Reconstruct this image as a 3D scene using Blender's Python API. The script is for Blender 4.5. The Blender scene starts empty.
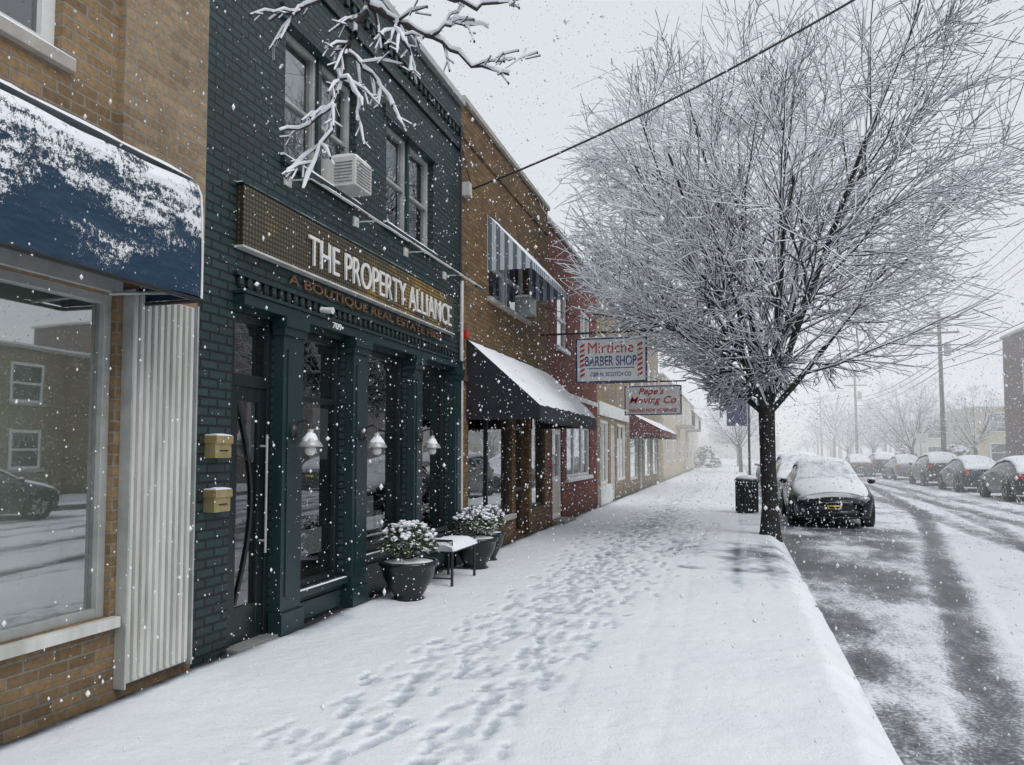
import bpy, math, random
import numpy as np
from mathutils import Vector, Matrix
random.seed(7); np.random.seed(7)
sc=bpy.context.scene
col=sc.collection
R=math.radians

# ---------------------------------------------------------------- materials
def _nt(name):
    m=bpy.data.materials.new(name); m.use_nodes=True
    nt=m.node_tree; b=nt.nodes['Principled BSDF']; return m,nt,b
def _ramp(nt,src,p0,p1,c0=(0,0,0,1),c1=(1,1,1,1)):
    r=nt.nodes.new('ShaderNodeValToRGB'); r.color_ramp.elements[0].position=p0; r.color_ramp.elements[1].position=p1
    r.color_ramp.elements[0].color=c0; r.color_ramp.elements[1].color=c1
    nt.links.new(src,r.inputs[0]); return r.outputs[0]
def _noise(nt,scale,detail=5,vec=None,rough=.55):
    n=nt.nodes.new('ShaderNodeTexNoise'); n.inputs['Scale'].default_value=scale; n.inputs['Detail'].default_value=detail
    n.inputs['Roughness'].default_value=rough
    if vec is None:
        g=nt.nodes.new('ShaderNodeNewGeometry'); vec=g.outputs['Position']
    nt.links.new(vec,n.inputs['Vector']); return n.outputs['Fac']
def _math(nt,op,a,b=None):
    n=nt.nodes.new('ShaderNodeMath'); n.operation=op
    for i,v in enumerate((a,b)):
        if v is None: continue
        if isinstance(v,(int,float)): n.inputs[i].default_value=v
        else: nt.links.new(v,n.inputs[i])
    return n.outputs[0]
def _mix(nt,f,a,b):
    n=nt.nodes.new('ShaderNodeMix'); n.data_type='RGBA'
    for s,v in ((n.inputs[0],f),(n.inputs[6],a),(n.inputs[7],b)):
        if isinstance(v,(int,float)): s.default_value=v
        elif isinstance(v,tuple): s.default_value=(*v[:3],1)
        else: nt.links.new(v,s)
    return n.outputs[2]
SNOW=(.84,.87,.91)
def _snow(nt,b,colout,thr,rough):
    g=nt.nodes.new('ShaderNodeNewGeometry'); s=nt.nodes.new('ShaderNodeSeparateXYZ'); nt.links.new(g.outputs['Normal'],s.inputs[0])
    n=_noise(nt,9,4)
    v=_math(nt,'ADD',s.outputs['Z'],_math(nt,'MULTIPLY',_math(nt,'SUBTRACT',n,.5),1.2))
    f=_ramp(nt,v,max(0,thr-.06),min(1,thr+.06))
    nt.links.new(_mix(nt,f,colout,SNOW),b.inputs['Base Color'])
    nt.links.new(_math(nt,'ADD',_math(nt,'MULTIPLY',f,.75-rough),rough),b.inputs['Roughness'])
def mk(name,c1,c2=None,scale=6,rough=.6,metal=0,bump=.15,bscale=40,snow=None,spec=.5,stretch=None):
    m,nt,b=_nt(name)
    if c2 is None: c2=tuple(x*.75 for x in c1)
    vec=None
    if stretch:
        g=nt.nodes.new('ShaderNodeNewGeometry'); mp=nt.nodes.new('ShaderNodeMapping'); mp.inputs['Scale'].default_value=stretch; nt.links.new(g.outputs['Position'],mp.inputs[0]); vec=mp.outputs[0]
    f=_ramp(nt,_noise(nt,scale,6,vec),.35,.65)
    c=_mix(nt,f,tuple(c1),tuple(c2))
    b.inputs['Roughness'].default_value=rough; b.inputs['Metallic'].default_value=metal
    b.inputs['Specular IOR Level'].default_value=spec
    nt.links.new(c,b.inputs['Base Color'])
    if bump>0:
        bp=nt.nodes.new('ShaderNodeBump'); bp.inputs['Strength'].default_value=bump; bp.inputs['Distance'].default_value=.01
        nt.links.new(_noise(nt,bscale,4),bp.inputs['Height']); nt.links.new(bp.outputs[0],b.inputs['Normal'])
    if snow is not None: _snow(nt,b,c,snow,rough)
    return m
def brick(name,c1,c2,mortar,rough=.8,bump=.8,bw=.205,rh=.072,ms=.009,big=.3):
    m,nt,b=_nt(name)
    g=nt.nodes.new('ShaderNodeNewGeometry'); s=nt.nodes.new('ShaderNodeSeparateXYZ'); nt.links.new(g.outputs['Position'],s.inputs[0])
    u=_math(nt,'ADD',s.outputs['X'],s.outputs['Y'])
    cb=nt.nodes.new('ShaderNodeCombineXYZ'); nt.links.new(u,cb.inputs[0]); nt.links.new(s.outputs['Z'],cb.inputs[1])
    t=nt.nodes.new('ShaderNodeTexBrick'); nt.links.new(cb.outputs[0],t.inputs['Vector'])
    t.inputs['Scale'].default_value=1; t.inputs['Brick Width'].default_value=bw; t.inputs['Row Height'].default_value=rh
    t.inputs['Mortar Size'].default_value=ms; t.inputs['Mortar Smooth'].default_value=.25; t.inputs['Bias'].default_value=0
    t.inputs['Color1'].default_value=(*c1,1); t.inputs['Color2'].default_value=(*c2,1); t.inputs['Mortar'].default_value=(*mortar,1)
    def mul(a,bb):
        mm=nt.nodes.new('ShaderNodeMix'); mm.data_type='RGBA'; mm.blend_type='MULTIPLY'; mm.inputs[0].default_value=1
        nt.links.new(a,mm.inputs[6]); nt.links.new(bb,mm.inputs[7]); return mm.outputs[2]
    c=mul(t.outputs['Color'],_ramp(nt,_noise(nt,1.3,6),.3,.7,(1-big,1-big,1-big,1),(1,1,1,1)))
    c=mul(c,_ramp(nt,_noise(nt,30,3),.3,.7,(.75,.75,.75,1),(1.1,1.1,1.1,1)))
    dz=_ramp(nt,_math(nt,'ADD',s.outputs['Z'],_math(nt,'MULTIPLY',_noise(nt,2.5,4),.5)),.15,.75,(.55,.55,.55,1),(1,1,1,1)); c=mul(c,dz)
    nt.links.new(c,b.inputs['Base Color']); b.inputs['Roughness'].default_value=rough
    bp=nt.nodes.new('ShaderNodeBump'); bp.inputs['Strength'].default_value=bump; bp.inputs['Distance'].default_value=.012
    h=_math(nt,'ADD',_math(nt,'SUBTRACT',1.0,t.outputs['Fac']),_math(nt,'MULTIPLY',_noise(nt,45,4),.35))
    nt.links.new(h,bp.inputs['Height']); nt.links.new(bp.outputs[0],b.inputs['Normal'])
    return m
def glassmat(name,base=.06,tint=(.9,.95,.95),mul=1.5):
    m,nt,b=_nt(name); nt.nodes.remove(b)
    out=nt.nodes['Material Output']
    tr=nt.nodes.new('ShaderNodeBsdfTransparent'); tr.inputs[0].default_value=(*tint,1)
    gl=nt.nodes.new('ShaderNodeBsdfGlossy'); gl.inputs['Roughness'].default_value=.015; gl.inputs['Color'].default_value=(.93,.96,.97,1)
    fr=nt.nodes.new('ShaderNodeFresnel'); fr.inputs[0].default_value=1.5
    bp=nt.nodes.new('ShaderNodeBump'); bp.inputs['Strength'].default_value=.06; bp.inputs['Distance'].default_value=.02
    nt.links.new(_noise(nt,1.2,2),bp.inputs['Height']); nt.links.new(bp.outputs[0],gl.inputs['Normal'])
    f=_math(nt,'MINIMUM',_math(nt,'ADD',_math(nt,'MULTIPLY',fr.outputs[0],mul),base),1.0)
    mx=nt.nodes.new('ShaderNodeMixShader'); nt.links.new(f,mx.inputs[0]); nt.links.new(tr.outputs[0],mx.inputs[1]); nt.links.new(gl.outputs[0],mx.inputs[2])
    nt.links.new(mx.outputs[0],out.inputs[0]); return m

M={}
M['snow']=mk('snow',SNOW,(.80,.83,.88),3,.75,0,.35,25,spec=.2)
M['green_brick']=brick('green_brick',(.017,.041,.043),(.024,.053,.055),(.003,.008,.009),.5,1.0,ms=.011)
M['green_paint']=mk('green_paint',(.009,.026,.028),(.013,.034,.035),2,.36,0,.15,60)
M['green_dark']=mk('green_dark',(.005,.011,.013),(.008,.015,.017),2,.3,0,.05,60)
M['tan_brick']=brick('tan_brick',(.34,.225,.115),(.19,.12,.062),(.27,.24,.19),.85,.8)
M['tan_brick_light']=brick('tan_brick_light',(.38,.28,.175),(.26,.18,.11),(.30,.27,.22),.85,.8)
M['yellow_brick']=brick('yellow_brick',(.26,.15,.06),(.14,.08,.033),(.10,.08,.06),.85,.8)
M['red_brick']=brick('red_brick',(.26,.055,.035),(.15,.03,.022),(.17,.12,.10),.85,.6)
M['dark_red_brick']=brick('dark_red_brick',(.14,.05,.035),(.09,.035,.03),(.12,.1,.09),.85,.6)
M['beige']=mk('beige_stucco',(.50,.44,.33),(.44,.38,.28),1.5,.85)
M['cream']=mk('cream_siding',(.55,.53,.46),(.48,.46,.40),1.5,.8)
M['yellow_siding']=mk('yellow_siding',(.55,.48,.33),(.5,.44,.3),1.5,.8)
M['grey_stucco']=mk('grey_stucco',(.3,.3,.3),(.24,.24,.25),1.5,.85)
M['white']=mk('white_paint',(.74,.75,.74),(.62,.63,.62),4,.45,0,.08)
M['white_metal']=mk('white_metal',(.64,.64,.62),(.44,.44,.41),3,.45,0,.1,stretch=(2.5,2.5,.45))
M['alu']=mk('aluminium_frame',(.46,.48,.47),(.34,.36,.35),5,.4,.3,.05)
M['stone']=mk('stone_sill',(.42,.40,.36),(.34,.32,.29),7,.8,snow=.72)
M['concrete']=mk('concrete',(.26,.26,.25),(.16,.16,.16),5,.8,0,.4)
M['black']=mk('black_metal',(.018,.018,.02),(.025,.025,.027),5,.4,0,.05)
M['rubber']=mk('tyre_rubber',(.02,.02,.02),(.03,.03,.03),8,.85)
M['brass']=mk('brass',(.46,.38,.19),(.36,.29,.14),9,.4,.5,.04)
M['copper']=mk('copper_letters',(.24,.13,.07),(.19,.10,.05),9,.5,.2,0)
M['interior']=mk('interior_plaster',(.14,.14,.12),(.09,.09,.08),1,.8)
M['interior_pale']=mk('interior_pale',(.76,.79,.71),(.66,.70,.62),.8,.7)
M['blind']=mk('window_blind',(.56,.57,.56),(.46,.47,.46),2,.7)
M['curtain']=mk('curtain',(.32,.33,.33),(.16,.17,.17),6,.8)
M['wood']=mk('timber',(.12,.075,.045),(.08,.05,.03),5,.6)
M['pole_wood']=mk('pole_timber',(.10,.085,.07),(.07,.06,.05),7,.85)
M['bark']=mk('bark',(.034,.030,.030),(.015,.014,.014),14,.85,0,.9,35,snow=.86)
M['bark_twig']=mk('bark_twig',(.045,.040,.039),(.026,.024,.024),8,.85,0,0,snow=.84)
M['glass']=glassmat('shop_glass',.12,(.85,.9,.9),1.8)
M['glass_left']=glassmat('large_shop_glass',.34,(.90,.95,.92),1.5)
M['dark_glass']=mk('dark_window',(.03,.035,.04),(.05,.055,.06),.6,.06,0,0,spec=.9)
M['car_glass']=mk('car_glass',(.015,.018,.02),(.02,.022,.025),2,.05,0,0,spec=.8)
M['red_lamp']=mk('tail_lamp',(.45,.02,.015),(.35,.015,.01),5,.2,0,0)
M['clear_lamp']=mk('head_lamp',(.55,.57,.6),(.4,.42,.45),15,.12,.3,0)
M['plate']=mk('licence_plate_yellow',(.75,.55,.06),(.7,.5,.05),9,.4,0,0)
M['letter_white']=mk('letter_white',(.80,.80,.77),(.74,.74,.71),9,.4,0,0)
M['letter_blue']=mk('letter_blue',(.03,.07,.25),(.03,.06,.2),9,.5,0,0)
M['letter_red']=mk('letter_red',(.50,.03,.03),(.42,.03,.03),9,.5,0,0)
M['red_box']=mk('red_enamel',(.5,.03,.03),(.42,.03,.03),9,.4,0,0)
M['blue_sign']=mk('blue_sign',(.015,.025,.10),(.015,.022,.075),4,.5,0,0)
M['leaf']=mk('evergreen_leaf',(.035,.06,.03),(.05,.08,.035),20,.7,0,0,snow=.62)
M['burgundy']=mk('burgundy_canvas',(.12,.015,.02),(.09,.012,.016),5,.8,snow=.35)
M['sign_board']=mk('sign_board',(.78,.79,.78),(.68,.69,.68),3,.5,0,.03)
def patchy():
    m,nt,b=_nt('thin_snow_on_glass')
    n=_noise(nt,5,5); n2=_noise(nt,40,4)
    f=_ramp(nt,_math(nt,'ADD',n,_math(nt,'MULTIPLY',_math(nt,'SUBTRACT',n2,.5),.6)),.32,.56)
    nt.links.new(_mix(nt,f,(.42,.45,.49),(.78,.81,.86)),b.inputs['Base Color']); b.inputs['Roughness'].default_value=.6; return m
M['thin_snow']=patchy()

def blue_canvas():
    m,nt,b=_nt('blue_canvas')
    g=nt.nodes.new('ShaderNodeNewGeometry'); s=nt.nodes.new('ShaderNodeSeparateXYZ'); nt.links.new(g.outputs['Position'],s.inputs[0])
    mp=nt.nodes.new('ShaderNodeMapping'); mp.inputs['Scale'].default_value=(1,.9,2.6); mp.inputs['Rotation'].default_value=(R(-38),0,0); nt.links.new(g.outputs['Position'],mp.inputs[0])
    n1=_noise(nt,2.1,3,mp.outputs[0]); n2=_noise(nt,34,5); n3=_noise(nt,120,3); n4=_noise(nt,9,4,mp.outputs[0])
    zz=_math(nt,'MULTIPLY',_math(nt,'SUBTRACT',s.outputs['Z'],3.05),.95)
    v=_math(nt,'ADD',_math(nt,'ADD',_math(nt,'MULTIPLY',_math(nt,'SUBTRACT',n1,.5),2.0),zz),_math(nt,'MULTIPLY',_math(nt,'SUBTRACT',n2,.5),1.2))
    v=_math(nt,'ADD',v,_math(nt,'MULTIPLY',_math(nt,'SUBTRACT',n3,.5),1.2)); v=_math(nt,'ADD',v,_math(nt,'MULTIPLY',_math(nt,'SUBTRACT',n4,.5),.8))
    f=_ramp(nt,_math(nt,'ADD',v,.5),.48,.66)
    base=_mix(nt,_noise(nt,3,4),(.005,.026,.060),(.009,.045,.095))
    nt.links.new(_mix(nt,f,base,SNOW),b.inputs['Base Color']); b.inputs['Roughness'].default_value=.55
    bp=nt.nodes.new('ShaderNodeBump'); bp.inputs['Strength'].default_value=.8; bp.inputs['Distance'].default_value=.025
    nt.links.new(_math(nt,'ADD',f,_math(nt,'MULTIPLY',n1,2)),bp.inputs['Height']); nt.links.new(bp.outputs[0],b.inputs['Normal'])
    return m
M['blue_canvas']=blue_canvas()
def striped(name,c1,c2,freq,snowamt=None):
    m,nt,b=_nt(name)
    g=nt.nodes.new('ShaderNodeNewGeometry'); s=nt.nodes.new('ShaderNodeSeparateXYZ'); nt.links.new(g.outputs['Position'],s.inputs[0])
    u=_math(nt,'ADD',s.outputs['X'],s.outputs['Y'])
    f=_math(nt,'GREATER_THAN',_math(nt,'FRACT',_math(nt,'MULTIPLY',u,freq)),.5)
    c=_mix(nt,f,c1,c2)
    nt.links.new(c,b.inputs['Base Color']); b.inputs['Roughness'].default_value=.6
    if snowamt: _snow(nt,b,c,snowamt,.6)
    return m
M['stripe_metal']=striped('striped_metal_awning',(.12,.16,.21),(.50,.54,.58),7.0,.93)
M['black_canvas']=mk('black_canvas',(.012,.013,.02),(.018,.02,.028),6,.7)
def perforated():
    m,nt,b=_nt('bronze_perforated')
    g=nt.nodes.new('ShaderNodeNewGeometry')
    v=nt.nodes.new('ShaderNodeTexVoronoi'); v.inputs['Scale'].default_value=24; v.inputs['Randomness'].default_value=.0
    nt.links.new(g.outputs['Position'],v.inputs['Vector'])
    f=_ramp(nt,v.outputs['Distance'],.26,.42)
    n=_ramp(nt,_noise(nt,.9,4),.46,.60)
    base=_mix(nt,n,(.15,.125,.08),(.66,.42,.09))
    c=_mix(nt,f,base,(.04,.034,.022))
    nt.links.new(c,b.inputs['Base Color']); b.inputs['Metallic'].default_value=.3; b.inputs['Roughness'].default_value=.36
    return m
M['bronze']=perforated()

def pavement_snow():
    m,nt,b=_nt('sidewalk_snow')
    a=nt.nodes.new('ShaderNodeAttribute'); a.attribute_name='wear_shade'
    n=_noise(nt,7,7,rough=.65); n2=_noise(nt,60,4); n3=_noise(nt,.9,4)
    v=_math(nt,'ADD',a.outputs['Fac'],_math(nt,'MULTIPLY',_math(nt,'SUBTRACT',n,.5),.5))
    v=_math(nt,'ADD',v,_math(nt,'MULTIPLY',_math(nt,'SUBTRACT',n2,.5),.3))
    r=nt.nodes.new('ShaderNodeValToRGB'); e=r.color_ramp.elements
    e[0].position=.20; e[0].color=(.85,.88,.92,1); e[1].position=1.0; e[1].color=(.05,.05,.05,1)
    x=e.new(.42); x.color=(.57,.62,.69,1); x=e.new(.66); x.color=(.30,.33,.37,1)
    nt.links.new(v,r.inputs[0])
    big=_ramp(nt,n3,.3,.7,(.93,.94,.95,1),(1,1,1,1))
    mm=nt.nodes.new('ShaderNodeMix'); mm.data_type='RGBA'; mm.blend_type='MULTIPLY'; mm.inputs[0].default_value=1
    nt.links.new(r.outputs[0],mm.inputs[6]); nt.links.new(big,mm.inputs[7])
    nt.links.new(mm.outputs[2],b.inputs['Base Color']); b.inputs['Roughness'].default_value=.65; b.inputs['Specular IOR Level'].default_value=.25
    bp=nt.nodes.new('ShaderNodeBump'); bp.inputs['Strength'].default_value=.8; bp.inputs['Distance'].default_value=.018
    nt.links.new(_math(nt,'ADD',n,_math(nt,'MULTIPLY',n2,.4)),bp.inputs['Height']); nt.links.new(bp.outputs[0],b.inputs['Normal'])
    return m
def road_mat():
    m,nt,b=_nt('road_slush')
    a=nt.nodes.new('ShaderNodeAttribute'); a.attribute_name='wear_shade'
    g=nt.nodes.new('ShaderNodeNewGeometry'); mp=nt.nodes.new('ShaderNodeMapping'); mp.inputs['Scale'].default_value=(1.6,.6,1); nt.links.new(g.outputs['Position'],mp.inputs[0])
    n=_noise(nt,3.2,8,mp.outputs[0],.65); n2=_noise(nt,38,5); n3=_noise(nt,.5,4)
    v=_math(nt,'ADD',a.outputs['Fac'],_math(nt,'MULTIPLY',_math(nt,'SUBTRACT',n,.5),1.3))
    v=_math(nt,'ADD',v,_math(nt,'MULTIPLY',_math(nt,'SUBTRACT',n2,.5),1.2))
    v=_math(nt,'ADD',v,_math(nt,'MULTIPLY',_math(nt,'SUBTRACT',n3,.5),.3))
    r=nt.nodes.new('ShaderNodeValToRGB'); e=r.color_ramp.elements
    e[0].position=.26; e[0].color=(.78,.81,.86,1); e[1].position=1.05 if False else 1.0; e[1].color=(.05,.052,.056,1)
    x=e.new(.48); x.color=(.52,.55,.60,1); x=e.new(.72); x.color=(.19,.20,.215,1)
    nt.links.new(v,r.inputs[0]); nt.links.new(r.outputs[0],b.inputs['Base Color'])
    rr=_ramp(nt,v,.5,.95,(.7,.7,.7,1),(.40,.40,.40,1)); nt.links.new(rr,b.inputs['Roughness'])
    bp=nt.nodes.new('ShaderNodeBump'); bp.inputs['Strength'].default_value=.6; bp.inputs['Distance'].default_value=.02
    nt.links.new(_math(nt,'SUBTRACT',_math(nt,'MULTIPLY',n2,.5),v),bp.inputs['Height']); nt.links.new(bp.outputs[0],b.inputs['Normal'])
    return m
M['walk']=pavement_snow(); M['road']=road_mat()

# ---------------------------------------------------------------- mesh builder
class MB:
    def __init__(s): s.v=[]; s.f=[]; s.m=[]; s.mats=[]
    def mi(s,m):
        m=M[m] if isinstance(m,str) else m
        if m not in s.mats: s.mats.append(m)
        return s.mats.index(m)
    def poly(s,pts,m):
        k=len(s.v); s.v+= [tuple(p) for p in pts]; s.f.append(tuple(range(k,k+len(pts)))); s.m.append(s.mi(m))
    def box(s,x0,x1,y0,y1,z0,z1,m):
        k=len(s.v); i=s.mi(m)
        s.v+=[(x0,y0,z0),(x1,y0,z0),(x1,y1,z0),(x0,y1,z0),(x0,y0,z1),(x1,y0,z1),(x1,y1,z1),(x0,y1,z1)]
        for q in ((3,2,1,0),(4,5,6,7),(0,1,5,4),(1,2,6,5),(2,3,7,6),(3,0,4,7)):
            s.f.append(tuple(k+a for a in q)); s.m.append(i)
    def tube(s,pts,rad,n,m,cap=True):
        i=s.mi(m); k0=len(s.v); P=[Vector(p) for p in pts]
        if isinstance(rad,(int,float)): rad=[rad]*len(P)
        for j,p in enumerate(P):
            d=(P[min(j+1,len(P)-1)]-P[max(j-1,0)])
            if d.length<1e-9: d=Vector((0,0,1))
            d.normalize(); a=Vector((0,0,1)) if abs(d.z)<.9 else Vector((1,0,0))
            u=d.cross(a).normalized(); w=d.cross(u)
            for q in range(n):
                t=2*math.pi*q/n; o=p+(u*math.cos(t)+w*math.sin(t))*rad[j]; s.v.append((o.x,o.y,o.z))
        for j in range(len(P)-1):
            for q in range(n):
                a=k0+j*n+q; b=k0+j*n+(q+1)%n
                s.f.append((a,b,b+n,a+n)); s.m.append(i)
        if cap and n>=3:
            s.f.append(tuple(k0+q for q in range(n))); s.m.append(i)
            e=k0+(len(P)-1)*n; s.f.append(tuple(e+q for q in reversed(range(n)))); s.m.append(i)
    def lathe(s,c,prof,n,m,sx=1,sy=1,jit=0):
        i=s.mi(m); k0=len(s.v)
        for r,z in prof:
            for q in range(n):
                t=2*math.pi*q/n; j=1+random.uniform(-jit,jit)
                s.v.append((c[0]+r*sx*j*math.cos(t),c[1]+r*sy*j*math.sin(t),c[2]+z+ (random.uniform(-jit,jit)*.1)))
        for j in range(len(prof)-1):
            for q in range(n):
                a=k0+j*n+q; b=k0+j*n+(q+1)%n
                s.f.append((a,b,b+n,a+n)); s.m.append(i)
        s.f.append(tuple(k0+q for q in reversed(range(n)))); s.m.append(i)
        e=k0+(len(prof)-1)*n; s.f.append(tuple(e+q for q in range(n))); s.m.append(i)
    def blob(s,c,rx,ry,rz,m,jit=.1,n=10):
        i=s.mi(m); k0=len(s.v); prof=[(math.cos(R(a)),math.sin(R(a))) for a in range(-80,81,20)]
        for r,z in prof:
            for q in range(n):
                t=2*math.pi*q/n; j=1+random.uniform(-jit,jit)
                s.v.append((c[0]+r*rx*j*math.cos(t),c[1]+r*ry*j*math.sin(t),c[2]+z*rz*(1+random.uniform(-jit,jit)*.5)))
        for j in range(len(prof)-1):
            for q in range(n):
                a=k0+j*n+q; b=k0+j*n+(q+1)%n
                s.f.append((a,b,b+n,a+n)); s.m.append(i)
        s.f.append(tuple(k0+q for q in reversed(range(n)))); s.m.append(i)
        e=k0+(len(prof)-1)*n; s.f.append(tuple(e+q for q in range(n))); s.m.append(i)
    def obj(s,name,parent=None,smooth=False,bevel=0,subsurf=0):
        me=bpy.data.meshes.new(name); me.from_pydata(s.v,[],s.f)
        for m in s.mats: me.materials.append(m)
        me.polygons.foreach_set('material_index',s.m)
        if smooth: me.polygons.foreach_set('use_smooth',[True]*len(s.f))
        me.update(); o=bpy.data.objects.new(name,me); col.objects.link(o)
        if parent: o.parent=parent
        if bevel:
            b=o.modifiers.new('b','BEVEL'); b.width=bevel; b.segments=2; b.limit_method='ANGLE'
        if subsurf:
            b=o.modifiers.new('s','SUBSURF'); b.levels=subsurf; b.render_levels=subsurf
        return o
def empty(name,loc=(0,0,0)):
    e=bpy.data.objects.new(name,None); e.location=loc; col.objects.link(e); return e
def text(parent,s,mat,c,w,h,face='X+',ext=.006,off=.0,name='lettering',shear=0):
    cu=bpy.data.curves.new('t','FONT'); cu.body=s; cu.align_x='CENTER'; cu.align_y='CENTER'; cu.extrude=0.01; cu.offset=off; cu.shear=shear
    o=bpy.data.objects.new('t',cu); col.objects.link(o); bpy.context.view_layer.update()
    dg=bpy.context.evaluated_depsgraph_get()
    me=bpy.data.meshes.new_from_object(o.evaluated_get(dg)); bpy.data.objects.remove(o)
    a=np.array([v.co[:] for v in me.vertices]); mn=a.min(0); mx=a.max(0); ce=(mn+mx)/2
    sx=w/(mx[0]-mn[0]); sy=h/(mx[1]-mn[1]); sz=ext/max(1e-6,(mx[2]-mn[2]))
    for v in me.vertices:
        x=(v.co.x-ce[0])*sx; y=(v.co.y-ce[1])*sy; z=(v.co.z-ce[2])*sz
        if face=='X+': v.co=(c[0]+z,c[1]+x,c[2]+y)
        elif face=='Y-': v.co=(c[0]+x,c[1]-z,c[2]+y)
    me.materials.clear(); me.materials.append(M[mat])
    ob=bpy.data.objects.new(name,me); col.objects.link(ob); ob.parent=parent; return ob

def facade(mb,X,y0,y1,z0,z1,ops,mat,depth=.2,d=-1):
    ys=sorted(set([y0,y1]+[a for o in ops for a in o[:2]])); zs=sorted(set([z0,z1]+[a for o in ops for a in o[2:4]]))
    for i in range(len(ys)-1):
        for j in range(len(zs)-1):
            cy=(ys[i]+ys[i+1])/2; cz=(zs[j]+zs[j+1])/2
            if any(o[0]<cy<o[1] and o[2]<cz<o[3] for o in ops): continue
            mb.poly([(X,ys[i],zs[j]),(X,ys[i+1],zs[j]),(X,ys[i+1],zs[j+1]),(X,ys[i],zs[j+1])],mat)
    Xd=X+d*depth
    for a,b,c,e in [o[:4] for o in ops]:
        mb.poly([(X,a,c),(Xd,a,c),(Xd,a,e),(X,a,e)],mat); mb.poly([(X,b,c),(Xd,b,c),(Xd,b,e),(X,b,e)],mat)
        mb.poly([(X,a,c),(Xd,a,c),(Xd,b,c),(X,b,c)],mat); mb.poly([(X,a,e),(Xd,a,e),(Xd,b,e),(X,b,e)],mat)
def window(mb,X,a,b,c,e,fm='white',gm='glass',vs=(),hs=(),fw=.06,fd=.07,d=-1):
    x0,x1=sorted((X,X+d*fd)); g=X+d*fd*.6
    mb.box(x0,x1,a,a+fw,c,e,fm); mb.box(x0,x1,b-fw,b,c,e,fm)
    mb.box(x0+.002,x1-.002,a+fw,b-fw,c,c+fw,fm); mb.box(x0+.002,x1-.002,a+fw,b-fw,e-fw,e,fm)
    for t in vs: mb.box(x0+.006,x1-.006,t-fw*.4,t+fw*.4,c+fw,e-fw,fm)
    for t in hs: mb.box(x0+.004,x1-.004,a+fw,b-fw,t-fw*.4,t+fw*.4,fm)
    mb.poly([(g,a+fw*.5,c+fw*.5),(g,b-fw*.5,c+fw*.5),(g,b-fw*.5,e-fw*.5),(g,a+fw*.5,e-fw*.5)],gm)
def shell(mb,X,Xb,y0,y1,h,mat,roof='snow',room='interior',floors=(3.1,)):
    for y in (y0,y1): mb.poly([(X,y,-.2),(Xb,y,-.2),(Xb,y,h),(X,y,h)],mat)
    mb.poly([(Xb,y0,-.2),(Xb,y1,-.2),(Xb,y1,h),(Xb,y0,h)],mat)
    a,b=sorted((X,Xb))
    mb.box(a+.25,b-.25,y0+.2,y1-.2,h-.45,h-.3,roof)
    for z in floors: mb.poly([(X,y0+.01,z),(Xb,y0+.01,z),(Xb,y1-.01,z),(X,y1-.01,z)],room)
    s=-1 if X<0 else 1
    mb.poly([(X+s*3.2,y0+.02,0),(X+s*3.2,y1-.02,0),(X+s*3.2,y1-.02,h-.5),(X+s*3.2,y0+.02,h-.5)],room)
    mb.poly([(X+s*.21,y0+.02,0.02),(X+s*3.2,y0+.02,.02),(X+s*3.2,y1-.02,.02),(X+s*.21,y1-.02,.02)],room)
def snowcap(mb,x0,x1,y0,y1,z,t,n=12):
    k0=len(mb.v); i=mb.mi('snow'); prof=[(0,0),(.04,.6),(.25,1),(.75,1),(.96,.6),(1,0)]
    for j in range(n+1):
        y=y0+(y1-y0)*j/n; tt=t*(random.uniform(.75,1.2) if 0<j<n else .6)
        for p,q in prof: mb.v.append((x0+(x1-x0)*p,y,z+tt*q))
    for j in range(n):
        for q in range(5):
            a=k0+j*6+q; mb.f.append((a,a+1,a+7,a+6)); mb.m.append(i)
    mb.f.append(tuple(k0+q for q in range(6))); mb.m.append(i); mb.f.append(tuple(k0+n*6+q for q in range(6))); mb.m.append(i)

WX=-3.86
# ================================================================ LEFT TAN BUILDING
b=empty('tan_brick_shop')
mb=MB()
facade(mb,WX,-8,4.84,-.2,7.6,[(-1.6,4.06,.55,2.62),(1.0,3.58,3.98,5.7),(-4.5,-1.2,3.98,5.7)],'tan_brick',.18)
shell(mb,WX,-14,-8,4.84,7.6,'tan_brick',floors=(3.3,))
mb.box(WX,WX+.05,4.02,4.838,3.0,7.58,'tan_brick_light')
mb.box(WX,WX+.03,4.10,4.838,-.1,.0,'concrete')
mb.box(WX-.3,WX+.06,-8,4.836,7.6,7.7,'stone')
mb.obj('walls',b)
mb=MB()
window(mb,WX-.04,-1.6,4.06,.55,2.62,'alu','glass_left',vs=(1.1,),fw=.06)
mb.box(WX-.1,WX+.06,-1.65,4.10,.48,.548,'white_metal')
mb.box(WX-.02,WX+.03,-1.65,4.08,2.625,2.74,'alu')
mb.obj('shop_window',b,bevel=.004)
mb=MB()
mb.box(WX,WX+.05,4.12,4.74,.1,2.66,'white_metal')
for i in range(10): mb.box(WX+.05,WX+.075,4.135+i*.061,4.165+i*.061,.12,2.65,'white_metal')
mb.box(WX,WX+.09,4.11,4.125,.08,2.67,'alu'); mb.box(WX,WX+.09,4.735,4.75,.08,2.67,'alu')
mb.obj('ribbed_metal_panel',b,bevel=.003)
mb=MB()
window(mb,WX-.06,1.0,3.58,3.98,5.7,'white','glass',vs=(2.3,),hs=(4.85,),fw=.09)
window(mb,WX-.06,-4.5,-1.2,3.98,5.7,'white','glass',vs=(-2.8,),hs=(4.85,),fw=.09)
mb.box(WX-.1,WX+.05,.95,3.64,3.90,3.975,'stone'); snowcap(mb,WX,WX+.05,.95,3.64,3.975,.02)
mb.box(WX-.5,WX-.48,1.0,3.58,3.98,5.7,'curtain')
mb.obj('upper_windows',b,bevel=.004)
mb=MB()
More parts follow.
